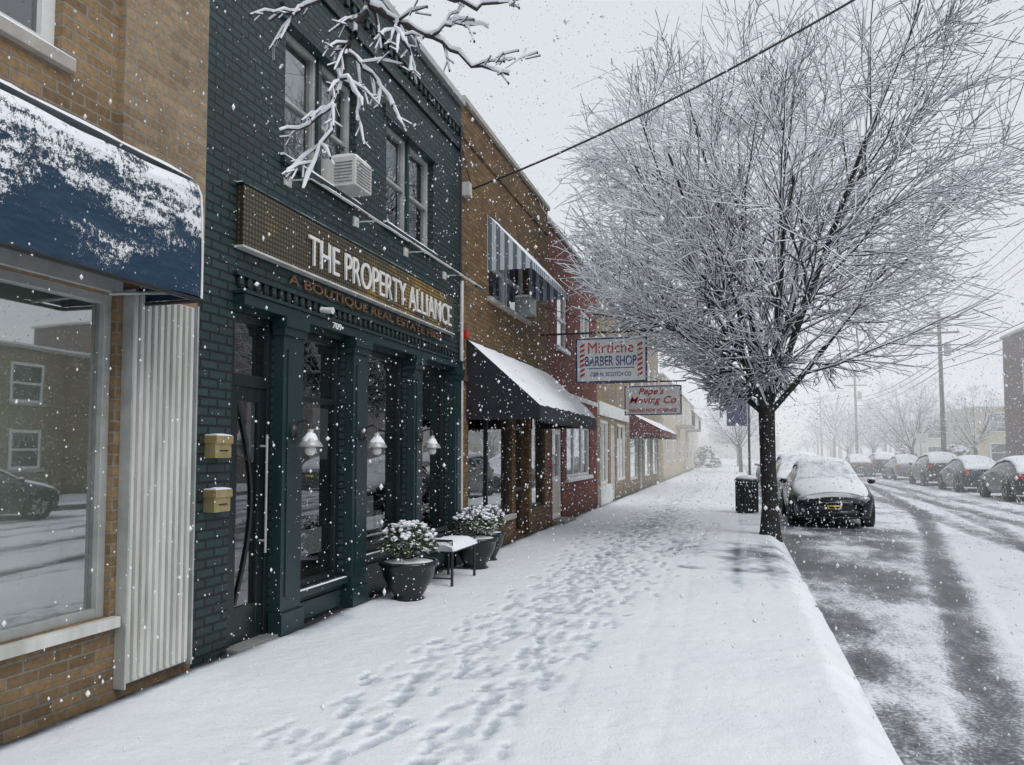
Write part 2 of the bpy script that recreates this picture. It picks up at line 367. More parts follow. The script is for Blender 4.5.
mb.box(WX-.50,WX-.45,-1.6,4.6,.03,3.2,'interior_pale'); mb.box(WX-.45,WX-.2,4.10,4.14,.03,3.2,'interior_pale')
mb.box(WX-.45,WX-.2,-1.6,4.1,.5,.53,'interior_pale')
mb.tube([(WX-.25,3.45,.53),(WX-.25,3.45,.78)],.03,12,'letter_blue'); mb.tube([(WX-.25,3.45,.78),(WX-.25,3.45,.88)],[.014,.012],8,'black')
mb.obj('interior',b)
mb=MB()
prof=[(-3.37,2.61),(-3.37,2.75),(-3.372,2.95),(-3.378,3.15),(-3.39,3.3),(-3.42,3.37),(-3.48,3.40),(-3.62,3.42),(WX,3.43)]
ya,yb=-5.0,4.25; n=90
i=mb.mi('blue_canvas')
for j in range(n+1):
    y=ya+(yb-ya)*j/n; sag=.010*math.sin(y*2.1*math.pi)+.008*math.sin(y*5.3)
    for q,(x,z) in enumerate(prof): mb.v.append((x+(sag if 0<q<5 else 0),y,z+(.008*math.sin(y*3.3)+.004*math.sin(y*11) if q<8 else 0)))
L=len(prof)
for j in range(n):
    for q in range(L-1):
        a=j*L+q; mb.f.append((a,a+1,a+L+1,a+L)); mb.m.append(i)
mb.poly([(x,yb,z) for x,z in prof]+[(WX,yb,2.61)],'blue_canvas'); mb.poly([(x,ya,z) for x,z in prof]+[(WX,ya,2.61)],'blue_canvas')
mb.obj('awning_canvas',b,smooth=False)
mb=MB()
mb.tube([(x+.006,yb+.005,z) for x,z in prof],.008,6,'white'); mb.box(-3.39,-3.36,ya,yb,2.585,2.606,'black'); mb.box(WX,-3.39,yb-.03,yb-.003,2.58,2.6,'black')
for j in range(5): mb.tube([(-3.38,-4+j*2,2.6),(WX,-4+j*2,2.62)],.012,6,'alu')
snowcap(mb,-3.85,-3.42,ya,yb-.02,3.405,.04,90)
mb.obj('awning_frame',b,smooth=True)

# ================================================================ GREEN BUILDING
b=empty('green_brick_building')
y0,y1=4.845,10.58
ops=[(5.26,5.84,.04,2.74),(6.18,7.10,.34,2.74),(7.46,8.66,.50,2.74),(8.96,10.1,.50,2.74),(5.95,7.3,4.25,5.5),(8.05,9.5,4.25,5.5)]
mb=MB(); facade(mb,WX,y0,y1,-.2,6.75,ops,'green_brick',.18); shell(mb,WX,-16,y0,y1,6.75,'green_brick',floors=(3.1,)); 
mb.box(WX-.3,WX+.07,y0-.02,y1+.0,6.75,6.84,'alu')
for i in range(38): mb.box(WX,WX+.035,y0+.06+i*.15,y0+.13+i*.15,6.27,6.36,'green_brick')
mb.box(WX,WX+.045,y0+.01,y1-.01,6.362,6.42,'green_brick'); mb.box(WX,WX+.03,y0+.012,y1-.012,6.05,6.12,'green_brick')
for i in range(44): mb.box(WX,WX+.03,5.3+i*.115,5.36+i*.115,2.94,3.03,'green_brick')
mb.box(WX,WX+.035,5.26,10.4,3.032,3.06,'green_paint')
snowcap(mb,WX-.3,WX+.05,y0,y1,6.84,.07)
mb.obj('walls',b)
mb=MB()
for a,c in ((5.84,6.16),(7.12,7.44),(8.68,8.94),(10.12,10.36)):
    mb.box(WX,WX+.10,a,c,.22,2.62,'green_paint'); mb.box(WX,WX+.13,a-.02,c+.02,-.02,.22,'green_paint'); mb.box(WX,WX+.125,a-.02,c+.02,2.62,2.69,'green_paint'); mb.box(WX,WX+.145,a-.03,c+.03,2.69,2.78,'green_paint')
    mb.box(WX+.10,WX+.112,a+.06,c-.06,.35,2.5,'green_paint')
mb.box(WX,WX+.11,5.26,10.4,2.783,2.87,'green_paint'); mb.box(WX,WX+.13,5.25,10.41,2.873,2.90,'green_paint')
for a,c,z in ((6.18,7.10,.34),(7.46,8.66,.5),(8.96,10.1,.5)):
    mb.box(WX-.05,WX+.07,a,c,z-.06,z-.002,'green_paint'); mb.box(WX,WX+.02,a+.08,c-.08,.06,z-.12,'green_paint'); snowcap(mb,WX+.02,WX+.06,a,c,z-.002,.006,8)
mb.obj('storefront_surround',b,bevel=.006)
mb=MB()
window(mb,WX-.05,6.18,7.10,.34,2.74,'green_dark','glass',hs=(2.1,),fw=.07)
window(mb,WX-.05,7.46,8.66,.50,2.74,'green_dark','glass',fw=.07)
window(mb,WX-.05,8.96,10.1,.50,2.74,'green_dark','glass',fw=.07)
mb.box(WX-.16,WX-.15,6.4,6.95,.6,.85,'blind'); mb.box(WX-.16,WX-.15,7.7,8.1,.7,1.1,'blind')
mb.box(WX-.9,WX-.2,6.35,10.1,.3,.42,'wood'); mb.box(WX-.6,WX-.3,9.4,9.9,.42,1.2,'curtain'); mb.box(WX-.7,WX-.4,8.0,8.5,.42,.95,'cream')
mb.tube([(WX-.35,8.55,.42),(WX-.35,8.55,.9)],[.12,.08],10,'blind')
for y in (6.6,8.05,9.5): mb.box(WX-1.6,WX-1.57,y-.35,y+.35,1.5,2.2,'blind')
mb.obj('shop_windows',b,bevel=.004)
mb=MB(); dx=WX-.03
mb.box(dx-.06,dx+.01,5.26,5.32,.04,2.74,'green_dark'); mb.box(dx-.06,dx+.01,5.78,5.84,.04,2.74,'green_dark'); mb.box(dx-.06,dx+.012,5.32,5.78,2.14,2.24,'green_dark'); mb.box(dx-.06,dx+.008,5.32,5.78,2.68,2.74,'green_dark')
mb.poly([(dx-.03,5.32,2.24),(dx-.03,5.78,2.24),(dx-.03,5.78,2.68),(dx-.03,5.32,2.68)],'glass')
# door leaf: stiles and rails round a tall glass panel with a curved bar
mb.box(dx-.05,dx-.008,5.32,5.40,.05,2.14,'green_dark'); mb.box(dx-.05,dx-.008,5.69,5.78,.05,2.14,'green_dark'); mb.box(dx-.05,dx-.010,5.40,5.69,.05,.34,'green_dark'); mb.box(dx-.05,dx-.010,5.40,5.69,2.02,2.14,'green_dark')
mb.poly([(dx-.03,5.40,.34),(dx-.03,5.69,.34),(dx-.03,5.69,2.02),(dx-.03,5.40,2.02)],'glass')
mb.tube([(dx-.018,5.42+.20*math.sin(math.pi*i/14),.36+1.64*i/14) for i in range(15)],.014,6,'green_dark',False)
mb.tube([(dx+.05,5.73,.75),(dx+.05,5.73,1.75)],.011,10,'alu')
for z in (.85,1.65): mb.tube([(dx-.01,5.73,z),(dx+.05,5.73,z)],.01,8,'alu')
mb.box(WX-.06,WX+.10,5.26,5.84,-.02,.05,'concrete')
mb.obj('entrance_door',b,bevel=.003)
mb=MB()
for a,c in ((5.95,7.3),(8.05,9.5)):
    m_=(a+c)/2
    window(mb,WX-.08,a,m_-.02,4.25,5.5,'alu','glass',hs=(4.86,),fw=.045); window(mb,WX-.08,m_+.02,c,4.25,5.5,'alu','glass',hs=(4.86,),fw=.045)
    mb.box(WX-.12,WX-.04,m_-.03,m_+.03,4.25,5.5,'green_paint')
    mb.box(WX-.1,WX+.05,a-.06,c+.06,4.18,4.248,'green_paint'); snowcap(mb,WX-.05,WX+.05,a-.06,c+.06,4.248,.03)
    mb.box(WX-.01,WX+.03,a-.08,c+.08,5.502,5.65,'green_brick')
    mb.box(WX-.24,WX-.22,a,c,4.9,5.5,'blind'); mb.box(WX-.3,WX-.28,a,a+.4,4.25,5.5,'curtain'); mb.box(WX-.3,WX-.28,c-.4,c,4.25,5.5,'curtain')
mb.obj('upper_windows',b,bevel=.004)
mb=MB()
mb.box(WX,WX+.07,5.28,10.1,3.27,3.77,'bronze'); mb.box(WX,WX+.085,5.26,10.12,3.25,3.268,'white_metal'); mb.box(WX,WX+.08,5.26,10.12,3.772,3.785,'green_paint')
snowcap(mb,WX,WX+.075,5.26,10.12,3.785,.010,30)
mb.obj('sign_panel',b)
text(b,'THE PROPERTY ALLIANCE','letter_white',(WX+.09,8.10,3.48),3.72,.28,'X+',.02,-.006,'sign_lettering')
text(b,'A BOUTIQUE REAL ESTATE FIRM','copper',(WX+.02,7.90,3.155),3.75,.105,'X+',.012,-.002,'sub_lettering')
text(b,'709','letter_white',(WX+.135,6.7,2.828),.17,.06,'X+',.01,0,'house_number')
mb=MB()
mb.tube([(WX+.42,5.9,3.93),(WX+.42,10.35,3.93)],.009,8,'white_metal')
for y in (6.0,7.3,8.6,9.9): 
    mb.tube([(WX,y,4.05),(WX+.25,y,4.04),(WX+.42,y,3.93)],.008,8,'white_metal'); mb.box(WX,WX+.02,y-.05,y+.05,4.0,4.1,'white_metal')
for y in (6.6,7.9,9.2,10.2): mb.tube([(WX+.42,y-.14,3.91),(WX+.42,y+.14,3.91)],.020,8,'black')
snowcap(mb,WX+.408,WX+.432,5.9,10.35,3.935,.012,40)
mb.obj('sign_light_rail',b)
mb=MB()
mb.box(WX-.1,WX+.28,6.76,7.12,4.25,4.54,'white_metal'); 
for i in range(8): mb.box(WX+.281,WX+.288,6.79,7.09,4.28+i*.031,4.292+i*.031,'concrete')
for i in range(7): mb.box(WX+.05,WX+.25,6.752,6.759,4.29+i*.032,4.300+i*.032,'concrete')
snowcap(mb,WX+.0,WX+.28,6.76,7.12,4.54,.045,6); mb.obj('air_conditioner',b,bevel=.006)
for z in (1.165,1.575):
    mb=MB(); mb.box(WX,WX+.10,4.95,5.14,z-.02,z+.14,'brass'); mb.box(WX,WX+.115,4.945,5.145,z+.09,z+.15,'brass'); mb.box(WX+.10,WX+.105,5.0,5.1,z+.03,z+.042,'black'); snowcap(mb,WX,WX+.11,4.95,5.14,z+.15,.014,4)
    mb.obj('mailbox',b,bevel=.006)
mb=MB()
mb.tube([(WX+.05,10.50,.1),(WX+.05,10.50,4.1)],.028,10,'white_metal'); mb.tube([(WX+.05,10.45,4.1),(WX+.05,10.45,6.4)],.02,8,'black')
mb.box(WX,WX+.12,10.62,10.74,5.42,5.62,'white_metal'); mb.box(WX,WX+.1,10.6,10.72,3.28,3.40,'red_box')
mb.tube([(WX+.08,6.5,2.955),(WX+.20,6.5,2.945)],.03,10,'white'); 
mb.obj('pipes_and_boxes',b,bevel=.003)

def sconce(y,z):
    e=empty('wall_lamp'); mb=MB()
    mb.lathe((WX+.115,y,z+.10),[(.045,-.06),(.05,0),(.045,.06)],14,'black')
    mb.tube([(WX+.10,y,z+.10),(WX+.17,y,z+.18),(WX+.24,y,z+.20),(WX+.29,y,z+.17),(WX+.29,y,z+.11)],.010,8,'black')
    mb.obj('arm',e,True); mb=MB()
    mb.lathe((WX+.29,y,z),[(.105,-.035),(.107,-.028),(.09,.0),(.055,.045),(.03,.08),(.025,.12)],22,'alu'); mb.obj('shade',e,True)
    mb=MB(); mb.lathe((WX+.29,y,z-.055),[(.02,-.055),(.04,-.04),(.05,-.01),(.045,.02)],16,'letter_white'); mb.obj('globe',e,True)
    mb=MB(); mb.lathe((WX+.29,y,z+.012),[(.082,-.005),(.07,.02),(.045,.055),(.015,.09)],16,'snow',jit=.1); mb.obj('snow',e,True)
for y in (5.98,7.28,8.80): sconce(y,1.68)

def planter(x,y,s=1.0):
    e=empty('planter'); mb=MB()
    mb.lathe((x,y,0.0),[(.16*s,0),(.19*s,.03),(.15*s,.07),(.20*s,.15),(.27*s,.28),(.29*s,.38),(.32*s,.40),(.32*s,.44),(.27*s,.44),(.26*s,.36)],26,'green_dark'); mb.obj('urn',e,True)
    mb=MB()
    for k in range(1300):
        u=random.gauss(0,1),random.gauss(0,1),random.gauss(0,1); L=math.sqrt(sum(a*a for a in u))+1e-6
        r=random.uniform(.6,1.08); p=Vector((x+u[0]/L*.30*s*r,y+u[1]/L*.30*s*r,.60+abs(u[2])/L*.25*s*r-.10*random.random()))
        a=Vector((random.gauss(0,1),random.gauss(0,1),random.gauss(0,.6))).normalized()*.033; c=a.cross(Vector((random.gauss(0,1),random.gauss(0,1),random.gauss(0,1)))).normalized()*.013
        mb.poly([p-a,p-c,p+a,p+c],'leaf')
    for k in range(30):
        t=random.uniform(0,6.28); mb.tube([(x,y,.4),(x+.13*math.cos(t),y+.13*math.sin(t),.6),(x+.24*math.cos(t+.3),y+.24*math.sin(t+.3),.82)],[.008,.006,.003],4,'bark_twig')
    mb.obj('shrub',e); mb=MB()
    for k in range(110):
        t=random.uniform(0,6.28); r=math.sqrt(random.random())*.30*s; h=.60+.24*s*math.sqrt(max(0,1-(r/(.33*s))**2))
        q=random.uniform(.012,.034); mb.blob((x+r*math.cos(t),y+r*math.sin(t),h+random.uniform(-.04,.03)),q,q,q*.6,'snow',.25,6)
    mb.lathe((x,y,.41),[(.27*s,0),(.27*s,.02),(.1,.05)],14,'snow'); mb.obj('snow',e,True)
planter(-3.38,7.68,1.0); planter(-3.42,10.0,.98); planter(-3.5,10.75,.85)
e=empty('bench'); mb=MB()
for yy in (8.52,9.32):
    for xx in (-3.55,-3.2): mb.tube([(xx,yy,.0),(xx,yy,.43)],.018,8,'black')
    mb.tube([(-3.55,yy,.43),(-3.6,yy,.66)],.018,8,'black'); mb.tube([(-3.55,yy,.56),(-3.2,yy,.56),(-3.2,yy,.43)],.014,8,'black'); mb.tube([(-3.55,yy,.12),(-3.2,yy,.12)],.01,6,'black')
for i in range(5): mb.box(-3.57+i*.08,-3.51+i*.08,8.48,9.36,.42,.44,'black')
for z in (.52,.6): mb.box(-3.61,-3.59,8.48,9.36,z,z+.05,'black')
mb.obj('frame',e); mb=MB(); snowcap(mb,-3.58,-3.17,8.47,9.37,.441,.12,9); mb.obj('snow',e,True)

# ================================================================ YELLOW BRICK BUILDING
b=empty('yellow_brick_building'); y0,y1=10.585,16.1
ops=[(10.95,13.3,.5,2.5),(13.55,14.5,.02,2.5),(14.7,15.8,.5,2.5),(11.95,14.35,4.15,5.35)]
mb=MB(); facade(mb,WX,y0,y1,-.2,6.85,ops,'yellow_brick',.2); shell(mb,WX,-15,y0,y1,6.85,'yellow_brick',floors=(3.2,))
mb.box(WX-.3,WX+.06,y0,y1,6.85,6.93,'stone'); snowcap(mb,WX-.3,WX+.05,y0,y1,6.93,.06)
mb.box(WX,WX+.03,y0+.02,y1-.02,6.3,6.37,'yellow_brick'); mb.box(WX,WX+.03,y0+.02,y1-.02,2.65,2.75,'wood')
mb.obj('walls',b); mb=MB()
window(mb,WX-.06,10.95,13.3,.5,2.5,'black','glass',vs=(12.1,),fw=.06); window(mb,WX-.06,14.7,15.8,.5,2.5,'black','glass',fw=.06)
window(mb,WX-.1,13.55,14.5,.02,2.5,'wood','glass',hs=(2.05,.9),fw=.09)
mb.box(WX-.05,WX+.08,10.9,13.35,.42,.498,'stone')
window(mb,WX-.08,11.95,13.1,4.15,5.35,'white','glass',hs=(4.75,),fw=.07); window(mb,WX-.08,13.2,14.35,4.15,5.35,'white','glass',hs=(4.75,),fw=.07)
mb.box(WX-.1,WX+.07,11.85,14.45,4.07,4.148,'stone'); mb.box(WX-.3,WX-.28,11.95,14.35,4.7,5.35,'blind')
mb.box(WX,WX+.28,13.5,14.0,4.16,4.45,'alu'); snowcap(mb,WX,WX+.28,13.5,14.0,4.45,.05,5)
mb.obj('windows_and_door',b,bevel=.004)
def slope_awning(e,y0,y1,zt,zb,xf,topmat,sidemat,val,snowth,scallop=True,nm='awning'):
    mb=MB()
    mb.poly([(WX,y0,zt),(xf,y0,zb),(xf,y1,zb),(WX,y1,zt)],topmat)
    for y in (y0,y1): mb.poly([(WX,y,zt),(xf,y,zb),(xf,y,zb-val),(WX,y,zb-val)],sidemat)
    n=int((y1-y0)/.2)
    for i in range(n):
        a=y0+(y1-y0)*i/n; c=y0+(y1-y0)*(i+1)/n; m_=(a+c)/2; dz=.05 if scallop else 0
        mb.poly([(xf,a,zb),(xf,c,zb),(xf,c,zb-val),(xf,m_+.05,zb-val-dz),(xf,m_-.05,zb-val-dz),(xf,a,zb-val)],sidemat)
    mb.obj(nm+'_canvas',e)
    mb=MB(); i=mb.mi('snow'); nx,ny=8,34
    for a in range(nx+1):
        for c in range(ny+1):
            t=.02+.975*a/nx; y=y0+.02+(y1-y0-.04)*c/ny; th=snowth*random.uniform(.7,1.2)
            if a in (0,nx) or c in (0,ny): th=.004
            tt=t+(random.uniform(-.03,.012) if a==nx else 0)
            mb.v.append((WX+(xf-WX)*tt,y,zt+(zb-zt)*tt+th))
    for a in range(nx):
        for c in range(ny):
            k=a*(ny+1)+c; mb.f.append((k,k+1,k+ny+2,k+ny+1)); mb.m.append(i)
    mb.obj(nm+'_snow',e,True)
slope_awning(b,11.85,14.5,5.50,4.68,-3.10,'stripe_metal','stripe_metal',.12,.03,False,'metal_awning')
slope_awning(b,10.85,15.55,3.30,2.28,-2.72,'black_canvas','black_canvas',.20,.07,True,'shop_awning')
mb=MB()
for y in (10.9,15.5): mb.tube([(WX,y,2.1),(-2.74,y,2.1)],.012,6,'black')
mb.box(WX-1.0,WX-.3,11.2,13.0,.03,.9,'wood'); mb.box(WX-1.6,WX-1.58,10.8,13.4,.6,2.2,'curtain'); mb.obj('shop_fittings',b)

# ================================================================ RED BRICK
b=empty('red_brick_building'); y0,y1=16.105,22.2
ops=[(16.5,17.5,.1,2.5),(18.0,21.1,.95,2.3),(17.0,18.1,4.0,5.4),(19.8,21.2,4.0,5.4)]
mb=MB(); facade(mb,WX,y0,y1,-.2,6.6,ops,'red_brick',.2); shell(mb,WX,-15,y0,y1,6.6,'red_brick')
mb.box(WX-.3,WX+.06,y0,y1,6.6,6.68,'white_metal'); snowcap(mb,WX-.3,WX+.05,y0,y1,6.68,.06); mb.box(WX,WX+.04,y0+.02,y1-.02,2.9,3.02,'white_metal'); mb.obj('walls',b)
mb=MB()
window(mb,WX-.04,18.0,21.1,.95,2.3,'white','glass',vs=(19.05,20.1),fw=.1); window(mb,WX-.04,17.0,18.1,4.0,5.4,'white','glass',hs=(4.7,),fw=.09); window(mb,WX-.04,19.8,21.2,4.0,5.4,'white','glass',hs=(4.7,),vs=(20.5,),fw=.09)
window(mb,WX-.04,16.5,17.5,.1,2.5,'white','glass',hs=(2.05,1.0),fw=.12); mb.box(WX-.1,WX-.07,16.6,17.4,.1,1.0,'cream')
for a,c,z in ((17.9,21.2,.88),(16.9,18.2,3.93),(19.7,21.3,3.93)): mb.box(WX-.02,WX+.07,a,c,z-.0,z+.068,'white'); snowcap(mb,WX,WX+.07,a,c,z+.068,.03)
mb.box(WX-.3,WX-.28,17,21.2,4.7,5.4,'blind'); mb.box(WX,WX+.3,16.4,17.6,-.02,.1,'concrete')
mb.obj('windows_and_door',b,bevel=.004)

b=empty('cream_building'); y0,y1=22.205,29.0
ops=[(22.8,24.4,.6,2.6),(24.8,25.8,.05,2.5),(26.2,28.4,.6,2.6),(23,24.2,4,5.3),(26.5,27.8,4,5.3)]
mb=MB(); facade(mb,WX,y0,y1,-.2,6.5,ops,'tan_brick_light',.2); shell(mb,WX,-15,y0,y1,6.5,'cream')
mb.box(WX-.3,WX+.12,y0,y1,6.5,6.62,'white'); snowcap(mb,WX-.3,WX+.1,y0,y1,6.62,.08); mb.box(WX,WX+.06,22.3,28.9,2.7,3.1,'white'); mb.obj('walls',b)
mb=MB()
for o_ in ops: window(mb,WX-.04,*o_,'white','glass',vs=((o_[0]+o_[1])/2,),fw=.1)
mb.box(WX,WX+.1,22.3,24.5,.03,.6,'white'); mb.obj('windows_and_door',b)
b=empty('grey_building'); y0,y1=29.005,41.0
ops=[(29.6,32.2,.5,2.6),(32.8,33.8,.05,2.5),(34.5,37,.5,2.6),(38,40.4,.5,2.6),(30,31.3,4.2,5.8),(33,34.3,4.2,5.8),(36,37.3,4.2,5.8),(38.8,40.1,4.2,5.8)]
mb=MB(); facade(mb,WX,y0,y1,-.2,7.5,ops,'tan_brick_light',.2); shell(mb,WX,-15,y0,y1,7.5,'beige')
mb.box(WX-.3,WX+.15,y0,y1,7.5,7.65,'white_metal'); snowcap(mb,WX-.3,WX+.12,y0,y1,7.65,.08); mb.obj('walls',b)
mb=MB()
for o_ in ops: window(mb,WX-.04,*o_,'white','glass',hs=((o_[2]+o_[3])/2,),fw=.1)
mb.obj('windows_and_door',b)
slope_awning(b,29.4,34.0,3.1,2.45,-2.65,'burgundy','burgundy',.25,.06,False,'burgundy_awning')
slope_awning(b,35.5,40.5,3.1,2.5,-2.9,'burgundy','burgundy',.25,.06,False,'rear_awning')

def block(name,x0,x1,y0,y1,h,mat,win,wm='white',gable=False,base=-.2):
    e=empty(name); mb=MB(); mb.box(x0,x1,y0,y1,base,h,mat); 
    if gable:
        xm=(x0+x1)/2; r=h+ (x1-x0)*.22
        for y in (y0,y1): mb.poly([(x0,y,h),(x1,y,h),(xm,y,r)],mat)
        mb.obj('walls',e); mb=MB()
        for s in (-1,1):
            xe=xm+s*((x1-x0)/2+.4); ze=h-.18
            mb.poly([(xm,y0-.4,r+.12),(xe,y0-.4,ze+.12),(xe,y1+.4,ze+.12),(xm,y1+.4,r+.12)],'snow'); mb.poly([(xm,y0-.4,r),(xe,y0-.4,ze),(xe,y1+.4,ze),(xm,y1+.4,r)],'concrete')
            for y in (y0-.4,y1+.4): mb.poly([(xm,y,r),(xe,y,ze),(xe,y,ze+.12),(xm,y,r+.12)],'white')
            mb.poly([(xe,y0-.4,ze),(xe,y1+.4,ze),(xe,y1+.4,ze+.12),(xe,y0-.4,ze+.12)],'white')
        mb.obj('roof',e)
    else:
        mb.box(x0-.1,x1+.1,y0-.1,y1+.1,h,h+.12,'stone'); mb.box(x0-.08,x1+.08,y0-.08,y1+.08,h+.12,h+.2,'snow'); mb.obj('walls',e)
    mb=MB()
    for f,a,c,z0,z1 in win:
        if f=='W':
            X=x0-.03; window(mb,X,a,c,z0,z1,wm,'dark_glass',hs=((z0+z1)/2,) ,fw=.1,fd=.029,d=1); mb.box(X-.08,x0,a-.1,c+.1,z0-.1,z0-.002,'stone')
        if f=='E':
            X=x1+.03; window(mb,X,a,c,z0,z1,wm,'dark_glass',hs=((z0+z1)/2,),fw=.1,fd=.029,d=-1)
        if f=='S':
            mb.box(a-.1,c+.1,y0-.04,y0-.001,z0-.1,z1+.1,wm); mb.poly([(a,y0-.045,z0),(c,y0-.045,z0),(c,y0-.045,z1),(a,y0-.045,z1)],'dark_glass'); mb.box(a,c,y0-.06,y0-.046,(z0+z1)/2-.03,(z0+z1)/2+.03,wm)
    mb.obj('windows',e); return e
e=block('beige_apartment_block',-16,-3.9,44,78,5.9,'beige',[('E',y,y+1.6,z,z+1.4) for y in (46,51,56,61,66,71) for z in (1,3.8)]+[('S',x,x+1.4,z,z+1.4) for x in (-13,-9,-6.2) for z in (1,3.8)])
mb=MB()
for y in (54,64): 
    mb.box(-3.9,-2.8,y,y+4,3.3,3.45,'stone'); 
    for i in range(14): mb.box(-2.84,-2.81,y+.05+i*.3,y+.09+i*.3,3.45,4.4,'black')
    mb.box(-2.86,-2.8,y,y+4,4.4,4.46,'black')
mb.obj('balconies',e)
block('far_house',-14,-4.5,84,100,6.0,'cream',[('S',x,x+1.4,z,z+1.5) for x in (-12,-8.5) for z in (1,4)]+[('E',y,y+1.4,z,z+1.4) for y in (86,91,96) for z in (1,4)],gable=True)
block('brick_corner_building',16,30,34,54,8.6,'dark_red_brick',[('W',y,y+1.6,z,z+1.9) for y in (36,40,44,49) for z in (1.1,5)],)
block('tan_apartment_house',16,30,12,27,5.2,'tan_brick_light',[('W',y,y+1.3,z,z+1.4) for y in (13.5,17,20.5,24) for z in (1.0,3.3)])
block('yellow_brick_shop_block',16,30,-22,6,5.5,'tan_brick',[('W',y,y+2.2,z,z+1.5) for y in (-20,-15,-10,-5,0) for z in (1.0,3.6)])
block('yellow_house',17.5,27,66,76,4.9,'yellow_siding',[('W',y,y+1.2,z,z+1.3) for y in (67.5,70.5,73.5) for z in (.9,3.2)]+[('S',x,x+1.2,z,z+1.3) for x in (18.6,21,23.6) for z in (.9,3.2)])
block('cream_house',17,26,84,94,4.6,'cream',[('W',y,y+1.2,z,z+1.2) for y in (85.5,89,92) for z in (.9,3.0)]+[('S',x,x+1.2,z,z+1.2) for x in (18.2,21,23.6) for z in (.9,3.0)])
block('stone_house',-6,10,190,204,5,'grey_stucco',[('S',x,x+1.4,z,z+1.2) for x in (-4,-.5,3,6.5) for z in (1,3)],gable=True)

# ================================================================ GROUND
def lattice_noise(x,y,sc_,seed):
    rs=np.random.RandomState(seed); G=rs.rand(256,256); X=x*sc_; Y=y*sc_
    xi=np.floor(X).astype(int); yi=np.floor(Y).astype(int); fx=X-xi; fy=Y-yi; fx=fx*fx*(3-2*fx); fy=fy*fy*(3-2*fy)
    g=lambda a,b_: G[a%256,b_%256]
    return (g(xi,yi)*(1-fx)+g(xi+1,yi)*fx)*(1-fy)+(g(xi,yi+1)*(1-fx)+g(xi+1,yi+1)*fx)*fy-.5
def grid(name,xs,ys,hf,mat):
    Xg,Yg=np.meshgrid(xs,ys); Z,Wr=hf(Xg,Yg); nx,ny=len(xs),len(ys)
    co=np.stack([Xg,Yg,Z],-1).reshape(-1,3).astype(np.float32)
    me=bpy.data.meshes.new(name); me.vertices.add(nx*ny); me.vertices.foreach_set('co',co.ravel())
    idx=np.arange(nx*ny).reshape(ny,nx); q=np.stack([idx[:-1,:-1],idx[:-1,1:],idx[1:,1:],idx[1:,:-1]],-1).reshape(-1,4)
    me.loops.add(q.size); me.loops.foreach_set('vertex_index',q.ravel().astype(np.int32))
    me.polygons.add(len(q)); me.polygons.foreach_set('loop_start',np.arange(0,q.size,4,dtype=np.int32)); me.polygons.foreach_set('loop_total',np.full(len(q),4,dtype=np.int32))
    me.polygons.foreach_set('use_smooth',np.ones(len(q),dtype=bool)); me.update(calc_edges=True)
    at=me.attributes.new('wear_shade','FLOAT','POINT'); at.data.foreach_set('value',Wr.ravel().astype(np.float32))
    me.materials.append(M[mat]); o=bpy.data.objects.new(name,me); col.objects.link(o); return o
prints=[]
def trail(x0,x1,ya,yb,step,ph,depth,wob=.12,s=.86,dirn=1):
    y=ya+ph; k=0; w=random.uniform(0,6)
    while y<yb:
        t=(y-ya)/(yb-ya); x=x0+(x1-x0)*t+wob*math.sin(y*.55+w)+random.uniform(-.03,.03)
        side=.08 if k%2 else -.08
        prints.append((x+side*random.uniform(.6,1.4),y,random.uniform(-.3,.3)+(.1 if side>0 else -.1)*-1,depth*random.uniform(.5,1.15),s*random.uniform(.85,1.1),dirn))
        y+=step*random.uniform(.8,1.15); k+=1
rt=random.Random(5)
for i in range(38):
    x0=-1.72+rt.gauss(0,.36); x0=max(-2.5,min(-.95,x0)); x1=-1.75+rt.gauss(0,.8); x1=max(-3.2,min(-.5,x1)); ya=rt.choice([1.2,1.3,1.5,1.7,1.9,3,5,8])
    trail(x0,x1,ya,rt.choice([18,28,40]),rt.uniform(.50,.68),rt.random()*.5,rt.uniform(.009,.023),rt.uniform(.06,.25),rt.uniform(.72,.95),rt.choice([1,1,-1]))
